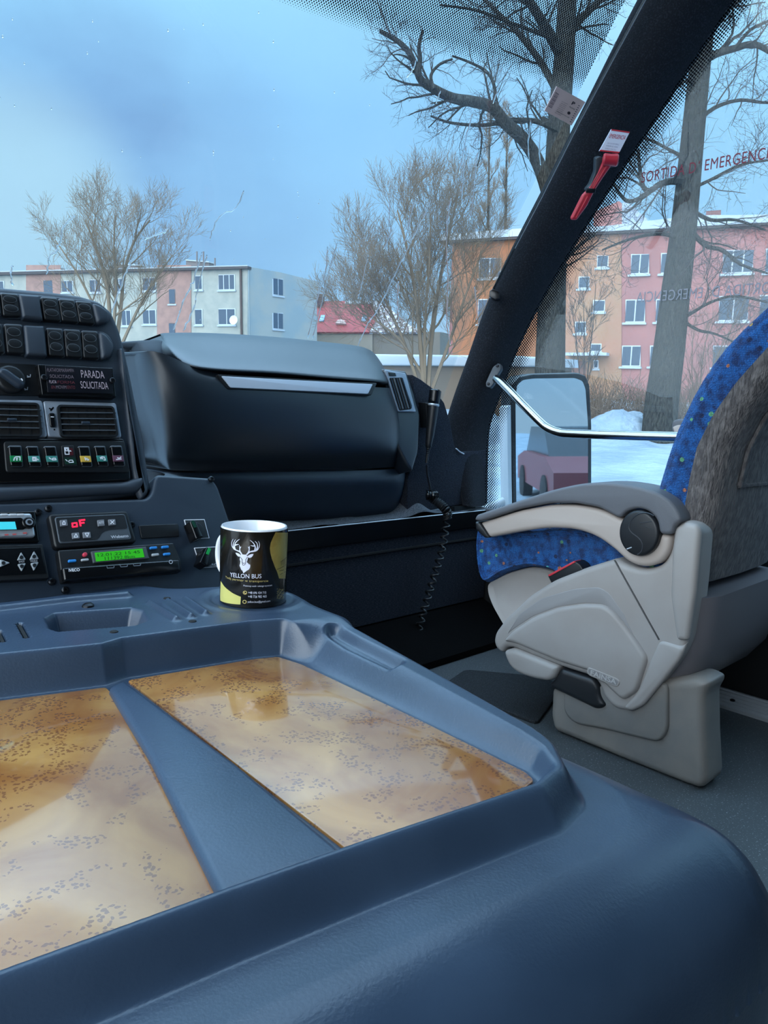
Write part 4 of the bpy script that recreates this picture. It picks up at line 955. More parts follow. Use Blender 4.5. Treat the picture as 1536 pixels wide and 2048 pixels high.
# permit card stuck on the windscreen
cc = [ws_hit(*p, .004) for p in ((1089, 222), (1143, 251), (1171, 204), (1113, 173))]
PCd = Plane(cc[0], cc[1] - cc[0], cc[3] - cc[0])
pc = thing('permit_card', 'small pinkish permit card stuck in the upper corner of the windscreen', 'card', cc[0])
slab('sheet', PCd, rh((325, 495), (490, 585), (410, 720), (255, 635)), -.0005, .0012, mat('card', (232, 206, 202), .6), pc)
PRT = mat('card print', (52, 46, 56), .6)
bars = MB()
for k in range(13):
    t = k / 13; A = Vector((318, 528)).lerp((274, 612), t); B = Vector((338, 540)).lerp((296, 624), t)
    for_ = (.9, .5, .7)[k % 3] * 3.2
    bars.poly([PCd.hit(*rh((A.x, A.y))[0], .0016), PCd.hit(*rh((A.x - for_ * .5, A.y + for_))[0], .0016), PCd.hit(*rh((B.x - for_ * .5, B.y + for_))[0], .0016), PCd.hit(*rh((B.x, B.y))[0], .0016)])
bars.build('barcode', PRT, pc, None)
text_on('lettering', 'P', PCd, rh((408, 598))[0], rh((424, 606))[0], rh((418, 580))[0], .0016, PRT, pc, bold=.04)
text_on('lettering', 'Parking', PCd, rh((396, 618))[0], rh((426, 632))[0], rh((401, 608))[0], .0016, PRT, pc)
slab('mark', PCd, rh(*ellipse((395, 648), 9, 9, 16)), .0012, .0016, PRT, pc)
for k in range(8):
    x, y = 352 - 5.5 * k, 578 + 9 * k
    text_on('lettering', ('zona regulada', 'vehicle autoritzat', 'horari 9-14 h', 'tarifa general', 'carrer i barri', 'valid 12 mesos', 'conserveu-lo', 'full visible')[k], PCd, rh((x, y + 5))[0], rh((x + 34, y + 22))[0], rh((x + 3, y))[0], .0016, mat('card print dim', (120, 100, 104), .6), pc)
text_on('lettering', 'www.permis.cat', PCd, rh((322, 640))[0], rh((395, 680))[0], rh((326, 632))[0], .0016, PRT, pc)
for k in range(9):
    x, y = 458 - 6 * k, 604 + 11.5 * k
    slab('dash_mark', PCd, rh((x - 8, y - 2), (x, y + 3), (x - 2, y + 6), (x - 10, y + 1)), .0012, .0016, PRT, pc)
# lettering on the door glass
PG = Plane(V(1.8825, 0, 0), (0, -1, 0), (0, 0, 1))
def glass_text(nm, lab, s, x0, x1, zb, h, m, mirror):
    me, uv = fit_text(s, x1 - x0, h, space=1.08)
    for v, (x, y) in zip(me.vertices, uv):
        v.co = PG.pt(x1 - (x - 0) if mirror else x0 + x, zb + y)
    me.update(); b = bmesh.new(); b.from_mesh(me); bmesh.ops.solidify(b, geom=b.faces[:], thickness=.0006); b.to_mesh(me); b.free()
    return tag(obj(nm, me, m, None, None), lab, 'lettering')
u0, v0 = PG.uv(1279, 366); u1, v1 = PG.uv(1536, 318)
sc_ = (u1 - u0) / 20 * 21
glass_text('exit_lettering', 'dark red SORTIDA D´ EMERGENCIA lettering on the door window', "SORTIDA D´ EMERGENCIA", u0 + .004, u0 + .004 + sc_, (v0 + v1) / 2, .0265, mat('red vinyl', (124, 40, 58), .6), False)
u0, v0 = PG.uv(1272, 608); u1, v1 = PG.uv(1536, 584)
glass_text('exit_lettering', 'grey mirror-written SORTIDA D´ EMERGENCIA lettering lower on the door window', "SORTIDA D´ EMERGENCIA", u0, u0 + sc_ * 1.05, (v0 + v1) / 2, .0265, mat('grey vinyl', (150, 152, 160), .7), True)
# ------------------------------------------------------------------ outside mirror
def mirror():
    c = at(1105, 900, X=2.20); n = Vector((-.40, -.92, .03)).normalized()
    PMr = Plane(c, Vector((0, 0, 1)).cross(n), (0, 0, 1))
    t = thing('side_mirror', 'black framed rectangular outside mirror beyond the door window', 'mirror', PMr.hit(1110, 1100))
    out = [(1021, 800), (1024, 768), (1040, 752), (1065, 747), (1155, 745), (1172, 751), (1180, 770), (1184, 850), (1184, 1120), (1026, 1120), (1023, 950)]
    inn = [(1031, 800), (1034, 770), (1046, 760), (1068, 757), (1150, 756), (1165, 762), (1171, 778), (1176, 850), (1176, 1110), (1034, 1110), (1032, 950)]
    slab('housing', PMr, out, -.06, .004, GLOSSB, t, bev=.006, r=.008)
    slab('mirror_glass', PMr, inn, .0, .006, mat('mirror glass', (190, 205, 215), .015, metal=1), t, r=.008)
    slab('bracket', PMr, [(1014, 815), (1022, 810), (1023, 950), (1026, 1120), (1019, 1120)], -.05, .002, mat('mirror arm', (200, 205, 210), .4), t)
    b = MB(); a = PMr.hit(1018, 1000, -.03); b.tube([a, V(1.99, a.y + .12, a.z - CZ - .08), V(1.94, a.y + .15, a.z - CZ - .12)], .018, 12); b.build('arm', mat('mirror arm', (200, 205, 210), .4), t)
mirror()
# ================================================================== mug
def mug():
    c = at(506, 1197, Z=-.249); c.z = CZ - .2505
    rad = .0412; H = .0955
    base = c.copy()
    def cyl(px, py):                                # pixel -> (angle, height) on the mug wall
        d = ray(px, py); o = EYE - base
        A = d.x * d.x + d.y * d.y; B = 2 * (o.x * d.x + o.y * d.y); C_ = o.x * o.x + o.y * o.y - rad * rad
        disc = B * B - 4 * A * C_
        t = (-B - math.sqrt(max(0, disc))) / (2 * A); p = o + d * t
        a = math.atan2(p.y, p.x); return (a - 2 * math.pi if a > 1.5 else a, p.z)
    t = thing('mug', 'white mug with black and gold deer print on the engine cover shelf', 'mug', base)
    CER = mat('white ceramic', (236, 238, 242), .12, coat=.6)
    b = MB(); b.lathe(base, (0, 0, 1), [(rad - .006, .001), (rad - .003, 0), (rad, .003), (rad, H - .002), (rad - .0012, H), (rad - .003, H), (rad - .004, H - .002), (rad - .004, .007), (rad - .012, .005), (0, .005)], 72)
    b.build('body', CER, t)
    W = mat('mug black', (24, 22, 18), .16, coat=.5)
    # printed wrap: leaves the rim and foot white
    b = MB(); b.lathe(base, (0, 0, 1), [(rad + .0001, .0005), (rad + .0004, .001), (rad + .0004, H - .0022), (rad + .0001, H - .0018)], 72); b.f = b.f[:-2]; b.build('print_wrap', W, t)
    def P3(a, z, h): return base + Vector((math.cos(a) * (rad + h), math.sin(a) * (rad + h), z))
    rm = tr(400, 1020, 220 / 1536)
    def patch_(name, pts, h, m):
        q = [cyl(*p) for p in rm(*pts)]
        me = slab_me(Plane((0, 0, 0), (1, 0, 0), (0, 1, 0)), [(a, z * 20) for a, z in q], 0, .0001)
        bm = bmesh.new(); bm.from_mesh(me)
        bmesh.ops.delete(bm, geom=[f for f in bm.faces if f.normal.z < .9], context='FACES')
        a0, a1 = min(a for a, z in q), max(a for a, z in q)
        for k in range(1, 24):
            w = a0 + (a1 - a0) * k / 24
            bmesh.ops.bisect_plane(bm, geom=bm.verts[:] + bm.edges[:] + bm.faces[:], plane_co=(w, 0, 0), plane_no=(1, 0, 0))
        bmesh.ops.triangulate(bm, faces=bm.faces[:])
        for v in bm.verts: v.co = P3(v.co.x, v.co.y / 20, h)
        bm.to_mesh(me); bm.free(); return obj(name, me, m, t, None)
    GOLD = mat('mug gold', (188, 168, 92), .3, var=(40, (160, 134, 66)))
    patch_('gold_patch', [(1052, 310), (1020, 375), (985, 455), (973, 530), (980, 600), (1000, 680), (1040, 790), (1075, 870), (1100, 955), (1187, 957), (1195, 850), (1206, 700), (1214, 500), (1222, 312)], .0005, GOLD)
    patch_('gold_patch', [(296, 990), (310, 1010), (345, 1065), (400, 1115), (470, 1165), (572, 1210), (566, 1318), (500, 1314), (430, 1306), (350, 1290), (290, 1262), (288, 1200)], .0006, mat('mug pale gold', (206, 200, 116), .3))
    def lines(name, ls, w, m, h=.0008):
        b = MB()
        for l in ls:
            q = [cyl(*p) for p in rm(*l)]
            q = [Vector((a * rad, z)) for a, z in q]
            for i in range(len(q) - 1):
                d = q[i + 1] - q[i]
                if d.length < 1e-7: continue
                d.normalize(); ww = w if not isinstance(w, tuple) else 0
                w0 = w1 = ww
                if isinstance(w, tuple): w0, w1 = lerp(w[0], w[1], i / (len(q) - 1)), lerp(w[0], w[1], (i + 1) / (len(q) - 1))
                e = Vector((-d.y, d.x)) / 2
                f = [q[i] + e * w0 - d * w0 * .2, q[i] - e * w0 - d * w0 * .2, q[i + 1] - e * w1 + d * w1 * .2, q[i + 1] + e * w1 + d * w1 * .2]
                b.poly([P3(p.x / rad, p.y, h) for p in f])
        return b.build(name, m, t, None)
    PW_ = mat('mug print', (222, 224, 240), .4)
    # deer: head, ears, neck
    head = [(575, 622), (600, 618), (625, 622), (645, 620), (662, 640), (672, 668), (664, 700), (655, 725), (668, 738), (690, 762), (696, 752), (703, 775), (698, 805), (682, 830), (655, 845), (640, 858), (622, 870), (611, 884), (600, 862), (580, 835), (562, 805), (556, 770), (563, 750), (568, 715), (558, 690), (563, 660)]
    patch_('deer_emblem', head, .0008, PW_)
    patch_('deer_emblem', [(567, 650), (540, 648), (515, 625), (500, 595), (520, 597), (548, 608), (570, 625)], .0008, PW_)
    patch_('deer_emblem', [(666, 655), (690, 668), (718, 660), (738, 638), (748, 610), (720, 612), (690, 625), (668, 640)], .0008, PW_)
    ant = [[(585, 618), (570, 590), (540, 570), (500, 555), (470, 530), (452, 500), (448, 460), (458, 425), (470, 405)], [(555, 578), (520, 562), (480, 545), (460, 520)], [(480, 540), (470, 500), (478, 455), (500, 410)], [(500, 555), (488, 510), (500, 460), (530, 425), (556, 408)], [(495, 490), (520, 482), (545, 478)], [(572, 600), (560, 565), (558, 525), (552, 488)], [(560, 530), (578, 510)],
           [(655, 620), (680, 595), (715, 578), (760, 565), (800, 550), (822, 520), (830, 480), (822, 450), (812, 436)], [(720, 580), (780, 570), (815, 545)], [(790, 550), (802, 510), (795, 465), (768, 436)], [(765, 565), (770, 510), (745, 460), (700, 420)], [(765, 500), (735, 500), (708, 494)], [(672, 602), (685, 570), (690, 530), (692, 500)], [(688, 530), (672, 512)]]
    for l in ant:
        q = smooth(l, 4, False); lines('deer_emblem', [[tuple(a) for a in q]], (.0017, .0004), PW_)
    lines('deer_emblem', [[(570, 655), (592, 690), (590, 730)], [(664, 655), (640, 690), (640, 730)], [(590, 730), (600, 765), (615, 768), (630, 760), (640, 732)], [(598, 735), (612, 742), (628, 735)], [(560, 790), (575, 830), (600, 855)]], .00055, W, .0011)
    def mtext(s, bl, br, tl_, m, **k):
        me, uv = fit_text(s, 1, 1, **k); a, b_, c_ = (Vector(cyl(*q)) for q in rm(bl, br, tl_))
        for v, (x, y) in zip(me.vertices, uv):
            q = a + (b_ - a) * x + (c_ - a) * y; v.co = P3(q.x, q.y, .0009)
        me.update(); return obj('lettering', me, m, t, None)
    # serif name: sans letters with slab serifs drawn under and over the stems
    mtext('YELLON BUS', (428, 928), (855, 950), (428, 868), PW_)
    GT = mat('mug gold print', (196, 178, 110), .4)
    mtext('Twój partner w transporcie', (364, 958), (948, 1010), (364, 918), GT, space=1.1)
    mtext('Przewozy osób i obsługa wycieczek', (608, 1070), (1003, 1064), (608, 1042), PW_, shear=.2)
    mtext('+48 696 434 715', (676, 1167), (920, 1165), (676, 1134), PW_); mtext('+48 726 982 465', (672, 1222), (926, 1218), (672, 1188), PW_); mtext('yellon.bus@gmail.com', (666, 1300), (976, 1286), (666, 1264), PW_)
    lines('symbol', [[(606 + 24 + 24 * math.cos(k * .5), 1152 + 22 * math.sin(k * .5)) for k in range(14)], [(618, 1140), (624, 1156), (640, 1164)]], .0008, GT)
    lines('symbol', [[(600 + 24 + 24 * math.cos(k * .5), 1280 + 22 * math.sin(k * .5)) for k in range(14)]], .0008, GT)
    BR = mat('mug brown print', (70, 54, 26), .4)
    lines('line_drawing', [[(1070, 828), (1110, 812), (1150, 790), (1195, 762)], [(1125, 720), (1130, 770)], [(1148, 700), (1152, 765)], [(1170, 690), (1174, 755)], [(1120, 722), (1160, 695), (1200, 660)], [(1100, 850), (1150, 838), (1196, 820)], [(1110, 900), (1150, 880)], [(1165, 870), (1195, 858)]], .0006, BR)
    lines('line_drawing', [[(1070 + 9 * (k % 11), 1100 + 12 * (k // 11) + 3 * (k % 3)), (1075 + 9 * (k % 11), 1102 + 12 * (k // 11) + 3 * (k % 3))] for k in range(0, 132, 1) if (k * 7) % 5 < 2], .0007, GT)
    # handle on the far left
    a0, z0 = cyl(*rm((318, 300))[0]); 
    d = Vector((-.10, .995, 0)).normalized()
    P = lambda r, z: base + d * r + Vector((0, 0, z))
    pts = smooth([P(rad - .002, H * .80), P(rad + .012, H * .80), P(rad + .024, H * .70), P(rad + .028, H * .52), P(rad + .024, H * .34), P(rad + .012, H * .24), P(rad - .002, H * .22)], 8, False)
    side = d.cross(Vector((0, 0, 1))); secs = []
    for i, p in enumerate(pts):
        p = Vector(p); tg_ = (Vector(pts[min(i + 1, len(pts) - 1)]) - Vector(pts[max(i - 1, 0)])).normalized(); nn = tg_.cross(side).normalized()
        secs.append([p + side * (.0062 * math.cos(w)) + nn * (.0044 * math.sin(w)) for w in (2 * math.pi * k / 16 for k in range(16))])
    obj('handle', loft_me(secs), CER, t, 60)
mug()
# ================================================================== guide seat
def seat():
    X0 = 1.35
    PSd = Plane(V(X0, 0, 0), (0, -1, 0), (0, 0, 1))
    t = thing('guide_seat', 'blue spotted guide seat with grey plastic shell, armrest and pedestal', 'seat', V(1.55, .62, -.69))
    # woven moquette with small coloured flecks
    F = mat('blue moquette', (16, 80, 150), .85, sheen=.15)
    nt = F.node_tree; bs = nt.nodes['Principled BSDF']; L = nt.links.new
    tc = N(nt, 'ShaderNodeTexCoord')
    nn = N(nt, 'ShaderNodeTexNoise'); nn.inputs['Scale'].default_value = 60; L(tc.outputs['Object'], nn.inputs['Vector'])
    r0 = N(nt, 'ShaderNodeValToRGB'); r0.color_ramp.elements[0].position = .35; r0.color_ramp.elements[1].position = .6
    r0.color_ramp.elements[0].color = lin((8, 54, 112)); r0.color_ramp.elements[1].color = lin((20, 102, 178)); L(nn.outputs['Fac'], r0.inputs[0])
    vo = N(nt, 'ShaderNodeTexVoronoi'); vo.inputs['Scale'].default_value = 46; vo.inputs['Randomness'].default_value = .75; L(tc.outputs['Object'], vo.inputs['Vector'])
    sp = N(nt, 'ShaderNodeSeparateColor'); L(vo.outputs['Color'], sp.inputs[0])
    cr = N(nt, 'ShaderNodeValToRGB'); cr.color_ramp.interpolation = 'CONSTANT'; e = cr.color_ramp.elements
    for k, (p, c) in enumerate(((0, (212, 172, 92)), (.26, (90, 190, 190)), (.5, (8, 30, 76)), (.68, (200, 120, 84)), (.80, (110, 180, 130)), (.90, (10, 36, 86)))):
        x = e[k] if k < 2 else e.new(p); x.position = p; x.color = lin(c)
    L(sp.outputs[0], cr.inputs[0])
    k = math_(nt, 'LESS_THAN', vo.outputs['Distance'], .205)
    mx = N(nt, 'ShaderNodeMix'); mx.data_type = 'RGBA'; L(k, mx.inputs[0]); L(r0.outputs[0], mx.inputs[6]); L(cr.outputs[0], mx.inputs[7]); 
    L(mx.outputs[2], bs.inputs['Base Color'])
    wv = N(nt, 'ShaderNodeTexVoronoi'); wv.inputs['Scale'].default_value = 330; wv.inputs['Randomness'].default_value = .35; L(tc.outputs['Object'], wv.inputs['Vector'])
    bp = N(nt, 'ShaderNodeBump'); bp.inputs['Strength'].default_value = .9; bp.inputs['Distance'].default_value = .003; bp.invert = True
    L(wv.outputs['Distance'], bp.inputs['Height']); L(bp.outputs[0], bs.inputs['Normal'])
    dk = N(nt, 'ShaderNodeMix'); dk.data_type = 'RGBA'; dk.blend_type = 'MULTIPLY'; 
    dr = N(nt, 'ShaderNodeValToRGB'); dr.color_ramp.elements[0].position = .25; dr.color_ramp.elements[1].position = .75; dr.color_ramp.elements[0].color = (1, 1, 1, 1); dr.color_ramp.elements[1].color = (.35, .38, .42, 1)
    L(wv.outputs['Distance'], dr.inputs[0]); dk.inputs[0].default_value = 1; L(mx.outputs[2], dk.inputs[6]); L(dr.outputs[0], dk.inputs[7]); L(dk.outputs[2], bs.inputs['Base Color'])
    PLUSH = mat('grey plush', (94, 90, 90), 1, spec=.1, bump=(260, 1, .005), var=(150, (128, 122, 120), (.4, .68)), sheen=.06, aniso=(1, 1, .35))
    SHELL2 = mat('rear shell', (112, 108, 112), .42, bump=(1400, .1, .0005))
    BLK = mat('seat black', (26, 28, 32), .42)
    # pedestal
    PP_ = PSd.off(-.06)
    q = r5((485, 1150), (1190, 1095), (1248, 1126), (1246, 1150), (1222, 1190), (1226, 1400), (1238, 1610), (1205, 1645), (1120, 1652), (850, 1540), (495, 1360), (478, 1290))
    uv = [PSd.uv(*p) for p in q]
    uv = [(u, max(v, -.6895)) for u, v in uv]
    PED = mat('pedestal grey', (132, 126, 120), .5, bump=(700, .12), var=(8, (116, 114, 112)))
    ped = slab_uv('pedestal', PSd, uv, -.075, -.002, PED, t, bev=.016, r=.012)
    ri = [PSd.uv(*p) for p in r5((545, 1150), (1050, 1120), (1050, 1360), (1010, 1415), (900, 1390), (740, 1350), (600, 1325), (545, 1270))]
    slab_uv('raised_panel', PSd, ri, -.003, .006, PED, ped, bev=.007, r=.02)
    b = MB(); c = at(*r5((850, 1215))[0], X=1.42); b.lathe(Vector((1.42, c.y, c.z - .012)), (1, 0, 0), [(.05, 0), (.10, .002), (.115, .004), (.115, .05), (.05, .05)], 32); b.build('swivel_plate', ALU, t)
    # cushion: side outline swept across the width
    cu = [PSd.uv(*p) for p in r5((80, 505), (80, 430), (90, 380), (120, 362), (200, 372), (330, 392), (470, 378), (600, 382), (700, 412), (800, 470), (1000, 520), (1000, 700), (560, 650), (440, 592), (330, 574), (220, 604), (135, 652), (96, 612))]
    cs = smooth(cu, 4)
    PCu = PSd.off(-.03)
    def off_loft(name, q, hs, m, ang=60):
        c = sum((Vector(p) for p in q), Vector((0, 0))) / len(q); secs = []
        for h, ins in hs:
            secs.append([PSd.pt(*p, h) for p in inset(ccw([tuple(a) for a in q]), ins)])
        return obj(name, loft_me(secs), m, t, ang)
    cush = off_loft('seat_cushion', cs, [(-.035, .02), (-.028, .008), (-.045, .0), (-.10, -.004), (-.25, -.004), (-.38, -.0), (-.45, .01), (-.47, .03)], F)
    lo = [PSd.uv(*p) for p in r5((124, 655), (220, 606), (330, 576), (440, 594), (500, 625), (900, 700), (900, 950), (260, 905), (215, 885), (150, 770), (126, 705))]
    off_loft('cushion_base', [tuple(a) for a in rc(lo, .02)], [(-.05, .012), (-.042, .003), (-.05, 0), (-.43, 0), (-.45, .012)], GREY, 50)
    # main side cover
    A = [(205, 930), (212, 885), (260, 820), (380, 705), (500, 628), (650, 570), (795, 525), (850, 556), (940, 580), (1025, 556), (1066, 482), (1076, 372), (1136, 338), (1192, 358), (1210, 395), (1186, 680), (1150, 920), (1112, 1010), (1010, 1140), (930, 1240), (870, 1268), (790, 1255), (738, 1195), (720, 1140), (690, 1100), (520, 1046), (300, 956), (264, 955), (250, 985), (220, 965)]
    rad_ = [.02] + [.015] * 5 + [.005, .03, .03, .03, .02, .006, .01, .01, .012] + [.03] * 15
    side = slab('side_cover', PSd, r5(*A), -.045, .012, GREY, t, bev=.013, r=rad_, seg=5)
    ar = [(250, 925), (300, 874), (400, 808), (520, 762), (640, 744), (738, 747), (790, 785), (850, 860), (915, 952), (950, 1010), (900, 1170), (830, 1215), (760, 1150), (700, 1080), (520, 1024), (310, 935)]
    slab('raised_field', PSd, r5(*ar), .010, .021, GREY, side, bev=.010, r=.012, seg=5)
    up = [(330, 795), (440, 715), (600, 668), (720, 660), (770, 690), (840, 790), (905, 930), (912, 950), (850, 858), (790, 783), (738, 745), (640, 742), (520, 760), (400, 806), (300, 872), (265, 905)]
    slab('groove', PSd, r5(*up), .009, .0128, mat('grey shell shade', (148, 144, 143), .5), side, bev=.003, r=.01)  # darker copy of the shell grey paints shade on the recessed band
    rr_ = [(1010, 917), (1120, 950), (1148, 925), (1112, 1008), (1010, 1140), (930, 1238), (870, 1265), (835, 1245), (900, 1170)]
    slab('lower_facet', PSd, r5(*rr_), .008, .016, GREY, side, bev=.007, r=.012)
    b = MB(); b.tube([PSd.hit(*p, .0125) for p in r5((795, 532), (900, 720), (1010, 917))], .0016, 6); b.build('seam', BLK, side)
    slab('post', PSd, r5((1080, 378), (1136, 345), (1192, 362), (1206, 395), (1180, 690), (1145, 925), (1090, 920), (1060, 700), (1068, 500)), .009, .022, GREY, side, bev=.010, r=.008)
    slab('lower_guard', PSd, r5((255, 972), (300, 958), (525, 1048), (502, 1104), (470, 1120), (400, 1108), (330, 1085), (285, 1052), (262, 1003)), -.03, .018, GREY, t, bev=.012, r=.012, seg=4)
    slab('recline_lever', PSd, r5((530, 1052), (690, 1105), (716, 1145), (722, 1195), (750, 1236), (730, 1252), (700, 1256), (480, 1150), (474, 1130), (505, 1104)), -.05, .014, BLK, t, bev=.012, r=.01, seg=4)
    # maker's badge
    bd = slab('badge', PSd, r5((664, 1052), (676, 1052), (806, 1104), (820, 1118), (812, 1142), (798, 1144), (672, 1090), (660, 1074)), .019, .0222, GREY, t, bev=.001, r=.008)
    slab('badge_field', PSd, r5((670, 1058), (682, 1060), (802, 1110), (812, 1120), (806, 1136), (794, 1136), (678, 1084), (667, 1074)), .0221, .0224, mat('badge field', (136, 132, 132), .5), bd, r=.006)
    text_on('lettering', 'FAINSA', PSd, r5((678, 1086))[0], r5((802, 1134))[0], r5((680, 1062))[0], .0228, mat('badge letter', (186, 182, 180), .45), bd, bold=.02)
    # buckle
    bk = slab('belt_buckle', PSd, r5((470, 605), (600, 536), (628, 553), (650, 590), (490, 648)), -.03, .004, BLK, t, bev=.003, r=.004)
    slab('red_button', PSd, r5((472, 604), (598, 536), (604, 543), (480, 611)), -.02, .0055, mat('buckle red', (206, 60, 70), .4), bk, bev=.0008)
    # armrest
    beige = [(143, 352), (330, 292), (480, 264), (600, 264), (720, 284), (820, 332), (1010, 405), (1068, 412), (1060, 480), (1022, 545), (940, 570), (862, 547), (780, 470), (700, 415), (600, 382), (470, 376), (330, 395), (188, 423)]
    arm = slab('armrest', PSd, r5(*beige), -.04, .020, mat('arm beige', (186, 172, 163), .45), t, bev=.010, r=[.004] + [.02] * 11 + [.025] * 5 + [.006], seg=4)
    cap = [(115, 340), (125, 314), (300, 255), (500, 190), (640, 160), (765, 155), (900, 175), (1005, 206), (1070, 250), (1108, 310), (1116, 345), (1085, 362), (1072, 410), (1010, 408), (1000, 340), (960, 296), (905, 280), (850, 296), (818, 332), (720, 278), (600, 256), (480, 257), (330, 285), (145, 345)]
    slab('arm_pad', PSd, r5(*cap), -.055, .030, GREYD, arm, bev=.007, r=[.006, .006] + [.03] * 7 + [.01] * 15, seg=5)
    slab('end_cap', PSd, r5((118, 345), (142, 350), (188, 424), (165, 426), (122, 386)), -.042, .024, BLK, arm, bev=.006, r=.004)
    C0 = Vector(PSd.uv(*r5((908, 402))[0])); rA = (Vector(PSd.uv(*r5((1006, 402))[0])) - C0).length; rB = (Vector(PSd.uv(*r5((908, 290))[0])) - C0).length
    dsk = slab_uv('pivot_disc', PSd, ellipse(C0, rA, rB, 44), .012, .034, BLK, t, bev=.006)
    S = [(985, 318), (955, 305), (915, 308), (880, 335), (865, 372), (880, 400), (912, 425), (930, 455), (925, 490), (905, 505)]
    b = MB(); b.tube([PSd.hit(*p, .0335) for p in r5(*[tuple(a) for a in smooth(S, 4, False)])], .0014, 6)
    S2 = [(975, 345), (945, 350), (920, 352), (922, 362), (950, 372), (985, 385)]; b2 = MB(); b2.tube([PSd.hit(*p, .0335) for p in r5(*S2)], .001, 6)
    b.build('embossed_line', mat('emboss', (44, 48, 54), .4), dsk); b2.build('embossed_line', mat('emboss', (44, 48, 54), .4), dsk)
    b = MB(); b.tube([PSd.hit(*p, .0335) for p in r5((855, 478), (866, 474), (878, 470))], .0012, 6); b.build('embossed_line', PALE, dsk)
    # far armrest, folded behind the grab rail end
    PF2 = Plane(V(1.79, 0, 0), (0, -1, 0), (0, 0, 1)); rz = tr(1240, 600, 296 / 1212)
    slab('far_armrest', PF2, rz((424, 1000), (436, 985), (470, 975), (700, 980), (760, 1060), (640, 1060), (520, 1040), (470, 1128), (452, 1130), (418, 1050)), -.05, .0, GREYD, t, bev=.006, r=.006)
    slab('far_arm_side', PF2, rz((425, 1040), (470, 1022), (700, 1030), (640, 1060), (530, 1050), (475, 1125), (455, 1128)), -.04, .004, mat('arm beige', (186, 172, 163), .45), t, bev=.004, r=.004)
    # backrest: blue front with bolster, plush rear, swept over heights; curves on the near side plane
    fc = [(1296, 1010), (1304, 985), (1320, 930), (1345, 858), (1384, 775), (1430, 705), (1480, 652), (1536, 600), (1600, 545), (1640, 500)]
    mcv = [(1352, 1080), (1366, 1035), (1378, 965), (1394, 895), (1425, 832), (1470, 768), (1536, 694), (1610, 620), (1680, 555), (1730, 505)]
    zs = [-.31, -.26, -.23] + [-.20 + .03 * k for k in range(25)]
    def curve(px, X):
        w = [at(*p, X=X) for p in px]; w = [(p.z - CZ, p.y) for p in w]; w.sort()
        def f(z):
            if z <= w[0][0]: return w[0][1] + (z - w[0][0]) * (w[1][1] - w[0][1]) / (w[1][0] - w[0][0])
            for (z0, y0), (z1, y1) in zip(w, w[1:]):
                if z <= z1: return lerp(y0, y1, (z - z0) / (z1 - z0))
            return w[-1][1] + (z - w[-1][0]) * (w[-1][1] - w[-3][1]) / (w[-1][0] - w[-3][0])
        return f
    XB0, XB1 = 1.362, 1.80
    ff, fm = curve(fc, XB0), curve(mcv, XB0)
    secs = []; secs2 = []
    for z in zs:
        yf, ym = ff(z), fm(z); k = 1.0
        top = sstep(.40, .52, z); 
        x0, x1 = XB0 + .10 * top, XB1 - .10 * top
        # blue: bolstered front
        s = [(x0, ym - .004)] + [(x0 + .001, lerp(ym, yf, .5)), (x0 + .006, lerp(ym, yf, .85)), (x0 + .025, yf - .001), (x0 + .06, yf), (x0 + .11, lerp(ym, yf, .75)), (lerp(x0, x1, .5), lerp(ym, yf, .62)), (x1 - .11, lerp(ym, yf, .75)), (x1 - .06, yf), (x1 - .025, yf - .001), (x1 - .006, lerp(ym, yf, .85)), (x1 - .001, lerp(ym, yf, .5)), (x1, ym - .004)]
        secs.append([V(x, y, z) for x, y in s])
        d = .052
        s2 = [(x0 - .001, ym), (x0 + .003, ym - d * .45), (x0 + .014, ym - d * .8), (x0 + .035, ym - d), (x0 + .09, ym - d - .006), (lerp(x0, x1, .5), ym - d - .010), (x1 - .09, ym - d - .006), (x1 - .035, ym - d), (x1 - .014, ym - d * .8), (x1 - .003, ym - d * .45), (x1 + .001, ym)]
        secs2.append([V(x, y, z) for x, y in s2])
    br = obj('backrest', loft_me(secs), F, t, 70)
    bs_ = obj('back_cover', loft_me([[p for p in s] for s in secs2]), PLUSH, t, 60)
    # stitched outline of the map pocket on the rear
    ln = []
    for z in [v * .02 for v in range(-6, 20)]:
        ln.append(V(XB0 + .085 + .0 * z, fm(z) - .052 - .0075, z))
    rt = [V(2 * 1.581 - p.x, p.y, p.z - CZ) for p in ln]
    b = MB(); b.tube(ln, .0045, 6); b.tube(rt, .0045, 6); b.tube([ln[0], V(1.58, ln[0].y - .004, ln[0].z - CZ), rt[0]], .0045, 6); b.build('seam_piping', PLUSH, t)
    # plastic shell under the backrest, wrapping to the rear
    yr = lambda z: fm(max(z, -.17)) - .056
    def cz(px, py, X): return at(px, py, X=X)
    zt = at(*r5((1178, 705))[0], X=1.372).z - CZ
    rows_z = [(zt, .0, .0), (zt - .03, .004, 0), (zt - .09, .004, .0), (zt - .15, -.01, .015), (zt - .20, -.05, .05), (zt - .235, -.12, .14)]
    secs = []
    for z, dx, dy in rows_z:
        y = yr(-.17) - .004 + dy; x0, x1 = XB0 - .004, XB1 + .004
        secs.append([V(x0, y + .16, z), V(x0, y + .06, z), V(x0 + .004, y + .028, z), V(x0 + .020, y + .006, z), V(x0 + .06, y - .004, z), V(x1 - .06, y - .004, z), V(x1 - .020, y + .006, z), V(x1 - .004, y + .028, z), V(x1, y + .06, z), V(x1, y + .16, z)])
    obj('rear_shell', loft_me(secs), SHELL2, t, 40)
seat()
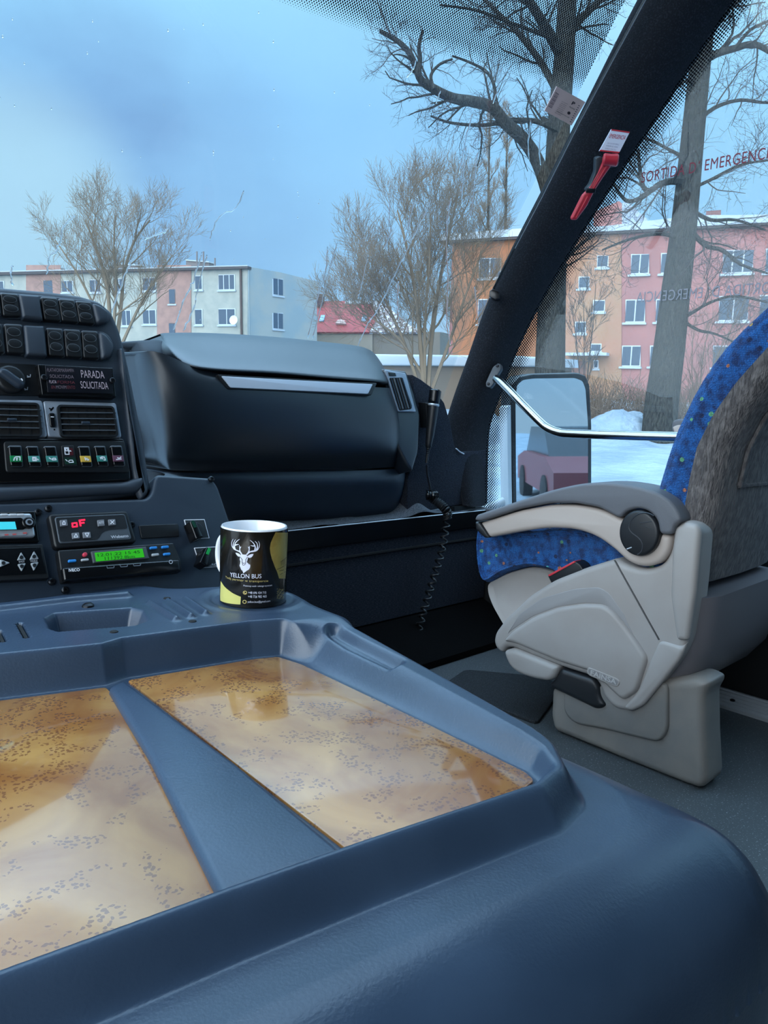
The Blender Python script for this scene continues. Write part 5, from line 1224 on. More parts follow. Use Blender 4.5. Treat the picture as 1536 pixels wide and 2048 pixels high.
# ================================================================== outside
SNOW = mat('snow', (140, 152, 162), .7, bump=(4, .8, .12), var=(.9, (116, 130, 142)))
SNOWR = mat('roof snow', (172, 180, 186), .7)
BARK = mat('bark', (44, 43, 41), .95, spec=.1, bump=(11, 1.0, .12), var=(9, (78, 76, 70), (.35, .65)), aniso=(3, 3, .5))
TWIG = mat('twigs', (66, 60, 56), .9)
TWIGB = mat('brown twigs', (112, 92, 76), .9)
GLAZ = mat('far pane', (70, 84, 98), .3, spec=.25)
FRM = mat('white frame', (186, 192, 198), .5)
def ground():
    xs = [-150, -90, -60, -40, -28] + [-20 + 1.0 * k for k in range(61)] + [46, 55, 75, 110, 160]
    ys = [-60, -30, -15] + [-8 + .8 * k for k in range(60)] + [44, 50, 60, 80, 120, 180]
    vs = []; n = len(xs)
    for y in ys:
        for x in xs:
            far = sstep(3.5, 8, math.hypot(x, y - .5))
            z = GROUND + far * (.22 * noise.noise(Vector((x * .35, y * .35, 0))) + .16 * noise.noise(Vector((x * 1.1, y * 1.1, 4))) + .12)
            vs.append(OP(x, y, z))
    fs = [(j * n + i, j * n + i + 1, (j + 1) * n + i + 1, (j + 1) * n + i) for j in range(len(ys) - 1) for i in range(n - 1)]
    o = obj('ground', from_vf(vs, fs), SNOW, None, 180); struct(o, 'trampled snow outside the bus', 'ground')
ground()
def up_plane(pa, pb, Da, Db):
    A, B = ato(*pa, Da), ato(*pb, Db); u = B - A; u -= OZ * u.dot(OZ); return Plane(A, u, OZ), A, B
def window(PLN, x0, y0, x1, y1, par, nv=2, fw=.07, rec=.0):
    q = [(x0, y1), (x1, y1), (x1, y0), (x0, y0)]
    f = slab('window', PLN, q, rec, .05, FRM, par)
    a = [Vector(PLN.uv(*p)) for p in q]; w = (a[1] - a[0]).length; h = (a[3] - a[0]).length
    lo = Vector((min(p.x for p in a), min(p.y for p in a))); hi = Vector((max(p.x for p in a), max(p.y for p in a)))
    for k in range(nv):
        xa = lerp(lo.x, hi.x, k / nv) + fw * (.5 if k else 1); xb = lerp(lo.x, hi.x, (k + 1) / nv) - fw * (.5 if k < nv - 1 else 1)
        slab_uv('pane', PLN, [(xa, lo.y + fw), (xb, lo.y + fw), (xb, hi.y - fw), (xa, hi.y - fw)], .045, .056, GLAZ, f)
    slab_uv('sill', PLN, [(lo.x - .08, lo.y - .12), (hi.x + .08, lo.y - .12), (hi.x + .08, lo.y), (lo.x - .08, lo.y)], .0, .12, SNOWR, f)
    return f
CREAM = mat('cream render', (164, 162, 150), .85, var=(1.2, (144, 146, 138), (.35, .7)))
PINKW = mat('pale pink render', (160, 124, 112), .85, var=(1.5, (146, 114, 104)))
ENDW = mat('grey end wall', (154, 156, 150), .85, var=(.35, (138, 150, 152), (.42, .6)))
def left_block():
    PFc, B, A = up_plane((0, 548), (495, 533), 69.5, 61)
    C_ = ato(634, 563, 68)
    t = thing('apartment_block', 'cream and pink three storey block with grey end wall behind the glove box', 'building', ground_below(A), rot=None)
    la, lb, lc = o_of(A), o_of(B), o_of(C_)
    ext = (lb - la) * 1.25; lb2 = la + ext; ld = lc + ext
    lb2.z = la.z; ld.z = lc.z
    top = [OP(*p) for p in (lb2, la, lc, ld)]; bot = [OP(p.x, p.y, GROUND) for p in (lb2, la, lc, ld)]
    obj('walls', loft_me([bot, top]), CREAM, t, 20)
    PEn = Plane(A, (C_ - A) - OZ * (C_ - A).dot(OZ), OZ)
    slab('end_wall', PEn, [(495.5, 760), (634, 760), (634, 563), (562, 545), (495.5, 533)], .0, .04, ENDW, t)
    for x0, x1 in ((52, 121), (314, 382)): slab('pink_bay', PFc, [(x0, 760), (x1, 760), (x1, 530), (x0, 530)], .0, .05, PINKW, t)
    for r_ in t.children:
        if r_.name.startswith('pink_bay'):
            pass
    slab('roof_edge', PFc, [(-120, 553), (495, 537), (495, 532), (-120, 547)], -.3, .35, mat('eaves', (72, 66, 66), .8), t)
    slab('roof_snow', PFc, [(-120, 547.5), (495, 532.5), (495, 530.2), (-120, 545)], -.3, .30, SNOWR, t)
    for x0, y0, x1, y1, nv in ((-10, 562, 8, 584, 2), (88, 560, 106, 590, 1), (124, 561, 146, 585, 2), (180, 559, 202, 585, 2), (228, 557, 250, 584, 2), (286, 555, 312, 582, 2), (338, 578, 351, 608, 1), (390, 551, 405, 580, 1), (437, 549, 470, 580, 3),
                            (120, 625, 146, 655, 2), (182, 622, 204, 652, 2), (244, 620, 262, 652, 2), (286, 619, 312, 649, 2), (338, 646, 351, 676, 1), (390, 618, 405, 650, 1), (437, 617, 471, 650, 2), (437, 690, 471, 720, 2)):
        window(PFc, x0, y0, x1, y1, t, nv, .07)
    for y in (558, 626, 694): window(PEn, 545, y, 566, y + 32, t, 2, .07)
    b = MB(); b.tube([PFc.hit(481, 537, .12), PFc.hit(484, 740, .12)], .10, 8); b.build('downpipe', mat('pipe brown', (84, 68, 62), .6), t)
    b = MB(); b.tube([PEn.hit(497, 540, .1), PEn.hit(499, 740, .1)], .05, 8); b.build('downpipe', mat('pipe grey', (140, 150, 150), .6), t)
    CH = mat('chimney block', (112, 104, 104), .85)
    for x0, x1, y0, y1 in ((62, 118, 531, 542), (228, 282, 527, 538), (372, 418, 520, 533)):
        pb = PFc.off(-3.5); c = slab('chimney', pb, [(x0, y1 + 3), (x1, y1 + 2), (x1, y0 + 4), (x0, y0)], -.8, .0, CH, t)
        slab('snow_cap', pb, [(x0 - 1, y0 + 1), (x1, y0 + 5), (x1, y0 + 2.5), (x0 - 1, y0 - 1)], -.9, .1, SNOWR, c)
    for x in (394, 407, 430): b = MB(); b.tube([PFc.hit(x, 532, -3.0), PFc.hit(x, 503 if x < 420 else 516, -3.0)], .07, 6); b.build('vent_pipe', CH, t)
    b = MB(); c = PFc.hit(467, 640, .6); b.lathe(c, (PFc.n + OZ * .15).normalized(), [(.02, -.12), (.30, -.04), (.38, .02), (.30, -.01), (.02, -.08)], 22); d = b.build('satellite_dish', mat('dish', (214, 224, 232), .5), t)
    return t
left_block()
def right_block():
    PFc, A, B = up_plane((905, 480), (1536, 447), 48.3, 41)
    t = thing('apartment_block', 'orange and salmon pink three storey block with snowy roof behind the big trees', 'building', ground_below(A))
    la, lb = o_of(A), o_of(B); d = lb - la; d.z = 0
    lb2 = la + d * 1.9; nrm = Vector((-d.y, d.x, 0)).normalized() * 10
    if nrm.y < 0: nrm = -nrm
    zt = la.z
    q = [la, lb2, lb2 + nrm, la + nrm]
    top = [OP(p.x, p.y, zt) for p in q]; bot = [OP(p.x, p.y, GROUND) for p in q]
    SAL = mat('salmon render', (164, 108, 102), .85, var=(.5, (150, 100, 96)))
    obj('walls', loft_me([bot, top]), SAL, t, 20)
    ORG = mat('orange render', (156, 102, 70), .85, var=(.6, (146, 96, 68))); TAN = mat('tan render', (160, 122, 94), .85, var=(.5, (166, 118, 94)))
    def bay(name, x0, x1, m): slab(name, PFc, [(x0, 870), (x1, 870), (x1, PFc_y(x1)), (x0, PFc_y(x0))], .0, .06, m, t)
    zt_h = zt - la.z
    def PFc_y(px):                                   # roof line row at this column
        lo, hi = 380, 560
        for _ in range(30):
            m = (lo + hi) / 2
            if o_of(PFc.hit(px, m)).z > zt - .02: lo = m
            else: hi = m
        return lo
    bay('orange_bay', 905, 1096, ORG); bay('tan_bay', 1096, 1243, TAN)
    rs = [(x, PFc_y(x)) for x in (880, 1050, 1200, 1290, 1400, 1536, 1800)]
    slab('eaves', PFc, [(x, y + 4) for x, y in rs] + [(x, y - 2) for x, y in rs[::-1]], -.4, .45, mat('eaves', (72, 66, 66), .8), t)
    PRf = PFc.off(.4); ang = Plane(PFc.o + OZ * .05 + PFc.n * .45, PFc.u, (OZ * .32 - PFc.n * .95))
    tp = [(x, y - 13 - 4 * math.sin(x * .05) - (6 if 1395 < x < 1440 else 0)) for x, y in rs]
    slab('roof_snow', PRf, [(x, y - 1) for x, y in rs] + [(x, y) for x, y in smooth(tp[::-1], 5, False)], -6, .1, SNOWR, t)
    wl = [(1262, 508, 1298, 548, 2), (1322, 506, 1346, 547, 2), (1446, 500, 1506, 546, 3), (1532, 497, 1590, 544, 3), (1251, 599, 1290, 645, 2), (1312, 598, 1338, 644, 2), (1438, 592, 1496, 642, 2), (1520, 590, 1575, 640, 2), (1244, 691, 1281, 733, 2), (1300, 691, 1335, 733, 2), (1426, 691, 1482, 735, 2), (1512, 690, 1570, 735, 2),
          (1194, 511, 1217, 535, 1), (1157, 553, 1179, 577, 1), (1186, 600, 1210, 624, 1), (1150, 643, 1172, 667, 1), (1181, 687, 1203, 704, 1), (1187, 720, 1197, 737, 1),
          (958, 516, 1002, 556, 2), (956, 598, 1000, 648, 2), (1030, 512, 1060, 552, 2), (954, 690, 1000, 735, 2)]
    for x0, y0, x1, y1, nv in wl: window(PFc.off(.03), x0, y0, x1, y1, t, nv, .07)
    slab('porch_roof', PFc, [(1130, 711), (1213, 711), (1213, 705), (1130, 705)], .0, 1.3, SNOWR, t)
    slab('entrance_door', PFc, [(1143, 770), (1172, 770), (1172, 722), (1143, 722)], .0, .09, mat('door brown', (120, 84, 74), .6), t)
    pb = PFc.off(-4.5)
    slab('roof_gable', pb, [(1186, 470), (1188, 424), (1238, 402), (1286, 440), (1300, 470)], -4, .0, mat('gable pink', (158, 108, 102), .85), t)
    slab('gable_side', pb, [(1244, 470), (1244, 408), (1250, 400), (1294, 438), (1304, 470)], -4, .12, mat('gable grey', (150, 158, 172), .8), t)
    slab('chimney', pb, [(1412, 470), (1442, 470), (1442, 420), (1412, 422)], -.9, .0, mat('chimney brick', (120, 84, 80), .85), t)
    slab('plinth', PFc, [(880, 800), (1640, 815), (1640, 890), (880, 880)], .0, .1, mat('plinth grey', (120, 116, 118), .85), t)
right_block()
def red_house():
    PFc, A, B = up_plane((630, 664), (745, 664), 76, 74)
    t = thing('house', 'low house with a red tiled roof between the cream block and the bare trees', 'house', ground_below(A))
    RT = mat('red tiles', (146, 66, 62), .7, bump=(9, .6, .05), var=(6, (136, 52, 52)), aniso=(.4, .4, 3))
    slab('wall', PFc, [(600, 800), (745, 800), (745, 662), (600, 662)], -6, 0, mat('house wall', (132, 124, 112), .85), t)
    PRf = Plane(PFc.o + PFc.n * .3, PFc.u, OZ * .72 - PFc.n * .69)
    rf = slab('roof', PRf, [(610, 664), (738, 664), (752, 640), (744, 602), (610, 602)], -.2, .0, RT, t)
    slab('ridge_snow', PRf, [(690, 607), (744, 607), (744, 602), (690, 602)], .0, .12, SNOWR, rf)
    for x in (643, 727): slab('skylight', PRf, [(x - 5, 642), (x + 4, 642), (x + 7, 630), (x - 1, 630)], -.05, .12, mat('skylight', (120, 150, 172), .2), t)
    slab('eyebrow_dormer', PRf, [(671, 646), (675, 640), (682, 638), (689, 641), (692, 647)], .0, .25, mat('dormer', (176, 150, 140), .8), t)
    slab('chimney', PFc.off(-2), [(632, 612), (643, 612), (643, 588), (632, 588)], -.8, 0, mat('dark chimney', (70, 52, 56), .8), t)
    slab('hipped_end', PRf, [(738, 664), (850, 664), (820, 650), (762, 602), (744, 602)], -.3, -.05, mat('old roof', (120, 104, 100), .8, var=(3, (190, 194, 200), (.5, .6))), t)
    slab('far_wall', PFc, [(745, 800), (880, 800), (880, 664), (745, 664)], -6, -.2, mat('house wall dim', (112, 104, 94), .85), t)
red_house()
def garden_wall():
    PFc, A, B = up_plane((745, 735), (970, 735), 33, 30)
    t = thing('garden_shed', 'low tan outbuilding with a snow covered flat roof behind the pillar', 'shed', ground_below(A))
    slab('wall', PFc, [(735, 860), (1090, 870), (1090, 734), (735, 730)], -3, 0, mat('shed wall', (112, 100, 88), .9), t)
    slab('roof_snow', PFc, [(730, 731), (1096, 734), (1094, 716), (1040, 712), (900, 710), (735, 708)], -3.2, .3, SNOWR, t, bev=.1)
garden_wall()
# ------------------------------------------------------------------ bare trees
def limb_pts(p, d, L, n, jit, trop, rng):
    pts = [p]; d = d.normalized()
    for k in range(n):
        d = (d + Vector((rng.gauss(0, jit), rng.gauss(0, jit), rng.gauss(0, jit))) + OZ * trop).normalized(); p = p + d * (L / n); pts.append(p)
    return pts
def grow(mb, pts, r0, r1, lev, T, rng):
    n = len(pts); k = 8 if r0 > .12 else 5 if r0 > .03 else 3
    mb[0 if r0 > T['cut'] else 1].tube(pts, [lerp(r0, r1, i / (n - 1)) for i in range(n)], k, cap=False)
    if lev >= T['levels']: return
    L = sum((b - a).length for a, b in zip(pts, pts[1:])); m = T['num'][lev]
    m = max(1, int(m * L + rng.random())) if T.get('dens') else m
    for j in range(m):
        t = lerp(T['start'][lev], .98, (j + rng.random() * .7) / m); f = t * (n - 1); i = min(int(f), n - 2)
        p = pts[i].lerp(pts[i + 1], f - i); d = (pts[i + 1] - pts[i]).normalized()
        ax = d.orthogonal().normalized(); ax.rotate(Matrix.Rotation(rng.random() * 6.28, 3, d))
        a = rng.uniform(*T['angle']); nd = d * math.cos(a) + ax * math.sin(a)
        ll = T['len'][lev] * rng.uniform(.6, 1.25) * (1 - .45 * t)
        rr = max(T['rmin'], lerp(r0, r1, t) * rng.uniform(*T.get('rk', (.4, .62)))); rr = min(rr, T['rmax'][lev])
        grow(mb, limb_pts(p, nd, ll, T['seg'][lev], T['jit'], T['trop'], rng), rr, max(T['rmin'] * .55, rr * .35), lev + 1, T, rng)
def tree(name, label, cat, guides, T, seed, group=None, bark=None, twig=None):
    """guides: (pixel polyline, radius in px at both ends, depth at both ends, level)"""
    rng = random.Random(seed); mb = (MB(), MB()); base = None
    for px, ra, rb, Da, Db, lev in guides:
        pts = [ato(x, y, lerp(Da, Db, i / max(1, len(px) - 1))) for i, (x, y) in enumerate(px)]
        pts = [Vector(p) for p in smooth(pts, 4, False)]
        if lev == 0:
            g = ground_below(pts[0])
            if (pts[0] - g).dot(OZ) > .05: pts = [g] + pts
        if base is None: base = pts[0]
        grow(mb, pts, ra * Da / FPX, rb * Db / FPX, lev, T, rng)
    t = thing(name, label, cat, ground_below(base), group)
    if mb[0].v: mb[0].build('trunk', bark or BARK, t, 60)
    if mb[1].v: mb[1].build('twigs', twig or TWIG, t, 180)
    return t
BIG = dict(levels=4, dens=True, num=[0, 2.8, 5.0, 6.5], start=[.3, .12, .15, .1], angle=(.45, 1.05), len=[3, 1.9, .95, .5], seg=[6, 6, 4, 3], jit=.2, trop=.04, rmin=.0046, rmax=[.3, .045, .016, .0075], cut=.03, rk=(.3, .5))
tree('tree', 'big bare tree whose mossy limb reaches left across the windscreen, trunk crossing the pillar', 'tree', [
    ([(1098, 860), (1100, 740), (1104, 600), (1110, 420), (1118, 250), (1130, 90), (1140, -120), (1150, -300)], 33, 15, 24, 24.5, 0),
    ([(1108, 470), (1100, 400), (1076, 325), (1046, 278), (1010, 245), (985, 215), (945, 203), (905, 196), (868, 178), (842, 160), (830, 130), (818, 105), (795, 82), (760, 62)], 15, 4, 24, 20.5, 1),
    ([(836, 150), (840, 118), (838, 92), (846, 60)], 6, 3, 20.8, 20.2, 2), ([(868, 178), (862, 150), (880, 128), (905, 118)], 4, 2, 21, 21, 2),
    ([(985, 215), (990, 180), (975, 145), (940, 125), (905, 112)], 4, 2, 21.8, 21, 2),
    ([(1118, 262), (1075, 243), (1030, 240), (970, 250), (905, 246), (862, 232)], 6, 2, 24, 22, 1),
    ([(1128, 120), (1100, 70), (1070, 20), (1030, -40), (990, -90)], 12, 5, 24.4, 22, 1), ([(1130, 80), (1160, 40), (1200, 0), (1240, -60)], 9, 4, 24.4, 26, 1),
    ([(1122, 200), (1085, 130), (1040, 70), (1000, 30), (950, -20)], 8, 3, 24.4, 25, 1), ([(1100, 75), (1020, 45), (950, 20), (880, 10)], 4, 2, 23.4, 22, 2),
    ([(1106, 560), (1130, 520), (1160, 490), (1190, 470)], 6, 2, 24, 22.5, 1)], BIG, 11)
tree('tree', 'tall bare tree with a thick grey trunk standing in front of the salmon facade', 'tree', [
    ([(1318, 900), (1322, 820), (1338, 700), (1352, 580), (1366, 470), (1380, 330), (1398, 150), (1415, 0), (1430, -160), (1440, -300)], 37, 14, 18.5, 19, 0),
    ([(1396, 130), (1430, 108), (1470, 96), (1505, 88), (1540, 104), (1600, 150)], 9, 4, 18.8, 17.5, 1), ([(1470, 96), (1500, 60), (1540, 40), (1590, 10)], 4, 2, 18, 17, 2),
    ([(1404, 60), (1440, 30), (1490, -10), (1540, -50)], 7, 3, 18.8, 18, 1), ([(1388, 250), (1430, 215), (1480, 200), (1536, 205), (1590, 190)], 5, 2, 18.8, 19.5, 1),
    ([(1392, 180), (1378, 160), (1360, 170)], 5, 2, 18.8, 18.2, 2),
    ([(1374, 366), (1345, 362), (1318, 370), (1300, 382), (1285, 372), (1280, 340), (1276, 300)], 8, 3, 18.7, 17.4, 1), ([(1300, 382), (1278, 398), (1255, 402), (1238, 385), (1225, 365)], 6, 2, 17.9, 17.2, 1),
    ([(1366, 480), (1330, 468), (1295, 470), (1250, 482), (1205, 500)], 5, 2, 18.7, 17.2, 1), ([(1372, 450), (1410, 490), (1445, 500), (1480, 528), (1540, 548)], 6, 2, 18.7, 17.6, 1), ([(1375, 415), (1420, 440), (1470, 440), (1530, 460)], 5, 2, 18.7, 19.5, 1),
    ([(1360, 640), (1385, 625), (1420, 605), (1470, 592), (1540, 606)], 4, 2, 18.6, 17.4, 1), ([(1355, 635), (1395, 660), (1430, 668), (1480, 690)], 4, 1.5, 18.6, 17.6, 1),
    ([(1380, 320), (1340, 300), (1300, 280), (1250, 270)], 4, 2, 18.7, 20, 1), ([(1376, 380), (1420, 360), (1480, 330), (1540, 320)], 4, 2, 18.7, 17.5, 1)], BIG, 23)
TWIGL = mat('pale twigs', (124, 106, 86), .9)
MULTI = dict(levels=4, dens=False, num=[8, 6, 5, 4], start=[.25, .2, .2, .15], angle=(.35, .8), len=[3.2, 1.9, 1.1, .7], seg=[6, 5, 4, 3], jit=.12, trop=.10, rmin=.0075, rmax=[.2, .045, .02, .011], cut=.05)
tree('tree', 'bare many-stemmed tree in front of the cream block, above the switch rows', 'tree', [
    ([(222, 720), (220, 640), (212, 560), (190, 490), (170, 440)], 5.5, 1.5, 42, 41, 0), ([(228, 720), (240, 630), (250, 540), (270, 480), (300, 440)], 5, 1.5, 42, 43, 0), ([(215, 715), (190, 620), (150, 540), (110, 480)], 4, 1.2, 42, 42, 0), ([(232, 715), (275, 620), (310, 560), (345, 510)], 4, 1.2, 42, 42, 0), ([(224, 690), (232, 580), (228, 500), (230, 430)], 4, 1.2, 42, 40, 0)],
    MULTI, 5, twig=TWIGL, bark=TWIGL)
T2 = dict(MULTI, len=[2.6, 1.6, .95, .55], rmin=.0055, num=[10, 8, 6, 4])
tree('tree', 'dense rounded bare tree between the red roof and the orange facade', 'tree', [
    ([(848, 790), (842, 700), (830, 580), (810, 480), (795, 420)], 6, 1.5, 27, 26.5, 0), ([(856, 790), (862, 690), (880, 560), (900, 460), (915, 390)], 6, 1.5, 27, 27.5, 0), ([(840, 780), (810, 690), (770, 600), (730, 540)], 4.5, 1.2, 27, 27, 0), ([(864, 780), (900, 680), (935, 580), (965, 500)], 4.5, 1.2, 27, 26, 0), ([(850, 770), (850, 650), (858, 540), (862, 430)], 4, 1.2, 27, 25.5, 0),
    ([(845, 750), (800, 680), (750, 640), (712, 610)], 3.5, 1, 27, 26, 0)], T2, 8, twig=TWIGL, bark=TWIGL)
T3 = dict(MULTI, len=[1.8, 1.2, .8, .5], rmin=.012, num=[16, 6, 5, 3], angle=(.25, .55), trop=.16)
for sd, x, lab in ((3, 975, 'slender upright bare tree directly left of the pillar above the orange roof'), (4, 1010, 'slender upright bare tree touching the inner edge of the pillar')):
    tree('tree', lab, 'tree', [([(x, 760), (x - 2, 600), (x + 1, 450), (x + 3, 330), (x + 5, 235)], 5, 1, 66 + sd * 3 - 9, 66 + sd * 3 - 9, 0)], T3, sd, twig=TWIGL)
T5 = dict(MULTI, levels=3, len=[1.3, .8, .45, .3], rmin=.0055, num=[7, 5, 4, 3], trop=.12)
tree('bush', 'bare arching bush right of the thick grey trunk', 'bush', [([(1405, 860), (1415, 790), (1440, 700), (1490, 620), (1530, 590)], 2.2, .6, 22, 21, 0), ([(1400, 860), (1400, 780), (1410, 690), (1430, 620)], 2.2, .6, 22, 22, 0), ([(1410, 860), (1440, 780), (1500, 700), (1560, 660)], 2.2, .6, 22, 21, 0), ([(1402, 860), (1425, 760), (1462, 660), (1500, 580)], 2, .6, 22, 23, 0), ([(1398, 860), (1385, 780), (1384, 700), (1390, 640)], 2, .6, 22, 22, 0)], T5, 31, twig=TWIGB)
tree('bush', 'thin bare sapling against the tan stair tower', 'bush', [([(1165, 860), (1160, 760), (1150, 660), (1140, 600)], 1.6, .5, 30, 30, 0), ([(1170, 860), (1176, 740), (1186, 650), (1192, 560)], 1.6, .5, 30, 30, 0), ([(1168, 860), (1168, 760), (1168, 660), (1166, 580)], 1.4, .5, 30, 30, 0)], dict(T5, rmin=.0085), 32)
def hedge():
    rng = random.Random(77); b = MB(); v = MB()
    for k in range(900):
        px = rng.choice((rng.uniform(975, 1025), rng.uniform(1150, 1560), rng.uniform(1150, 1560), rng.uniform(1150, 1560)))
        D = rng.uniform(19.5, 27)
        g = ground_below(ato(px, 850, D)); h = rng.uniform(.6, 1.75)
        d = (OZ + OX * rng.gauss(0, .35) + OY * rng.gauss(0, .35))
        pts = limb_pts(g, d, h, 4, .22, .05, rng); b.tube(pts, [.014, .012, .010, .008, .006], 3, False)
        for j in range(5):
            i = rng.randrange(1, 4); b.tube(limb_pts(pts[i], d + OX * rng.gauss(0, .8) + OY * rng.gauss(0, .8), h * .45, 3, .25, .02, rng), [.009, .008, .007, .005], 3, False)
    o = b.build('hedge', TWIGB, None, 180); tag(o, 'tangled brown hedge of bare stems at the foot of the salmon block', 'hedge', kind='stuff')
hedge()
def mound(label, px, py, D, w, h, seed):
    c = ground_below(ato(px, py, D)); vs = []; fs = []; n, m = 26, 10
    for j in range(m + 1):
        for i in range(n):
            a = 2 * math.pi * i / n; f = j / m; r = w * f * (1 + .25 * noise.noise(Vector((math.cos(a) * 2, math.sin(a) * 2, seed))))
            z = h * (1 - f * f) * (1 + .35 * noise.noise(Vector((math.cos(a) * f * 3, math.sin(a) * f * 3, seed + 9))))
            vs.append(c + OX * math.cos(a) * r + OY * math.sin(a) * r * .5 + OZ * (z - .02))
    for j in range(m):
        for i in range(n): fs.append((j * n + i, j * n + (i + 1) % n, (j + 1) * n + (i + 1) % n, (j + 1) * n + i))
    tag(obj('snow_mound', from_vf(vs, fs), SNOW, None, 180), label, 'snow pile')
mound('snow pile under the hedge between mirror and thick trunk', 1245, 850, 19.5, 2.2, .75, 1)
mound('snow pile left of the side mirror', 985, 870, 17, 1.2, .8, 2)
mound('snow pile right of the thick trunk beside the seat back', 1450, 830, 20, 1.8, .9, 3)
# things behind the bus that only the mirror shows
def car(x, y, rgb, label):
    t = thing('parked_car', label, 'car', OP(x, y, GROUND)); m = mat('car %d' % rgb[0], rgb, .5, coat=.1)
    S = lambda pts, hw: loft_me([[OP(x + s * hw, y + a, GROUND + b_) for a, b_ in pts] for s in (-1, 1)])
    obj('body', S([(-2.1, .35), (-2.15, .8), (-1.2, .95), (1.3, .95), (2.1, .75), (2.15, .35)], .86), m, t, 30)
    obj('cabin', S([(-1.6, .9), (-1.0, 1.42), (.5, 1.42), (1.1, .92)], .76), GLOSSB, t, 30)
    for sx in (-.8, .8):
        for sy in (-1.3, 1.3):
            b = MB(); b.lathe(OP(x + sx - .1, y + sy, GROUND + .33), OX, [(.2, 0), (.33, .01), (.33, .19), (.2, .2)], 20); b.build('wheel', MATTB, t)
car(4.6, -9.5, (110, 30, 34), 'dark red parked car seen low in the side mirror'); car(7.2, -13, (40, 46, 56), 'dark parked car beyond the red one in the side mirror')
# ================================================================== water trickles on the windscreen
def streaks():
    L_ = [[(153, 432), (131, 449), (124, 475), (116, 499), (101, 516), (94, 548)], [(292, 474), (272, 514), (257, 538), (242, 578), (225, 627)], [(406, 504), (393, 548), (381, 578), (364, 613), (349, 662)], [(416, 509), (408, 538), (396, 588), (391, 613), (369, 662)],
          [(490, 380), (475, 415), (445, 429), (430, 454), (423, 479)], [(658, 494), (653, 548), (638, 593), (619, 677)], [(678, 484), (663, 533), (646, 603), (628, 677)], [(865, 400), (844, 445), (811, 511), (775, 586), (752, 628), (739, 646), (718, 693)],
          [(784, 400), (781, 439), (784, 460), (770, 499)], [(739, 514), (725, 570), (719, 597)], [(832, 403), (820, 451), (811, 490)], [(950, 224), (932, 292), (922, 344)], [(1008, 135), (1000, 170), (990, 208)], [(340, 458), (312, 470), (290, 478)], [(27, 528), (24, 550), (27, 570)],
          [(905, 395), (898, 440), (896, 500), (899, 560), (896, 640), (903, 690)], [(935, 290), (930, 350), (926, 410)], [(960, 300), (952, 360), (945, 440)], [(1065, 235), (1060, 290), (1062, 320)], [(1085, 250), (1082, 300), (1085, 330)], [(835, 120), (828, 140), (816, 155)], [(884, 180), (875, 205)], [(952, 570), (957, 620), (955, 640)], [(800, 560), (798, 600), (800, 640)]]
    rng = random.Random(3); b = MB()
    for l in L_:
        q = smooth([ws_hit(*p, .0) for p in l], 6, False); q = [Vector(p) + Vector((rng.gauss(0, .0011), .0055, rng.gauss(0, .0011))) for p in q]
        r = [rng.uniform(.0011, .0024) for _ in q]; r[0] = r[-1] = .0005
        b.tube(q, r, 6)
    for k in range(60):
        px, py = rng.uniform(0, 1100), rng.uniform(20, 640)
        p = ws_hit(px, py, 0)
        if p.z - CZ > FA + FB * p.x - .02: continue
        s = rng.uniform(.001, .0026) if px < 820 else rng.uniform(.0012, .003)
        b.tube([p + Vector((0, .006, s * 1.5)), p + Vector((0, .006, 0)), p + Vector((0, .006, -s * 1.2))], [s * .3, s * .8, s * .3], 6)
    m = bpy.data.materials.new('water'); m.use_nodes = True; p = m.node_tree.nodes['Principled BSDF']
    p.inputs['Roughness'].default_value = .02; p.inputs['Transmission Weight'].default_value = 1; p.inputs['IOR'].default_value = 1.33
    tag(b.build('water_trickles', m, None, 180), 'rain trickles and drops running down the windscreen', 'water', kind='stuff')
streaks()
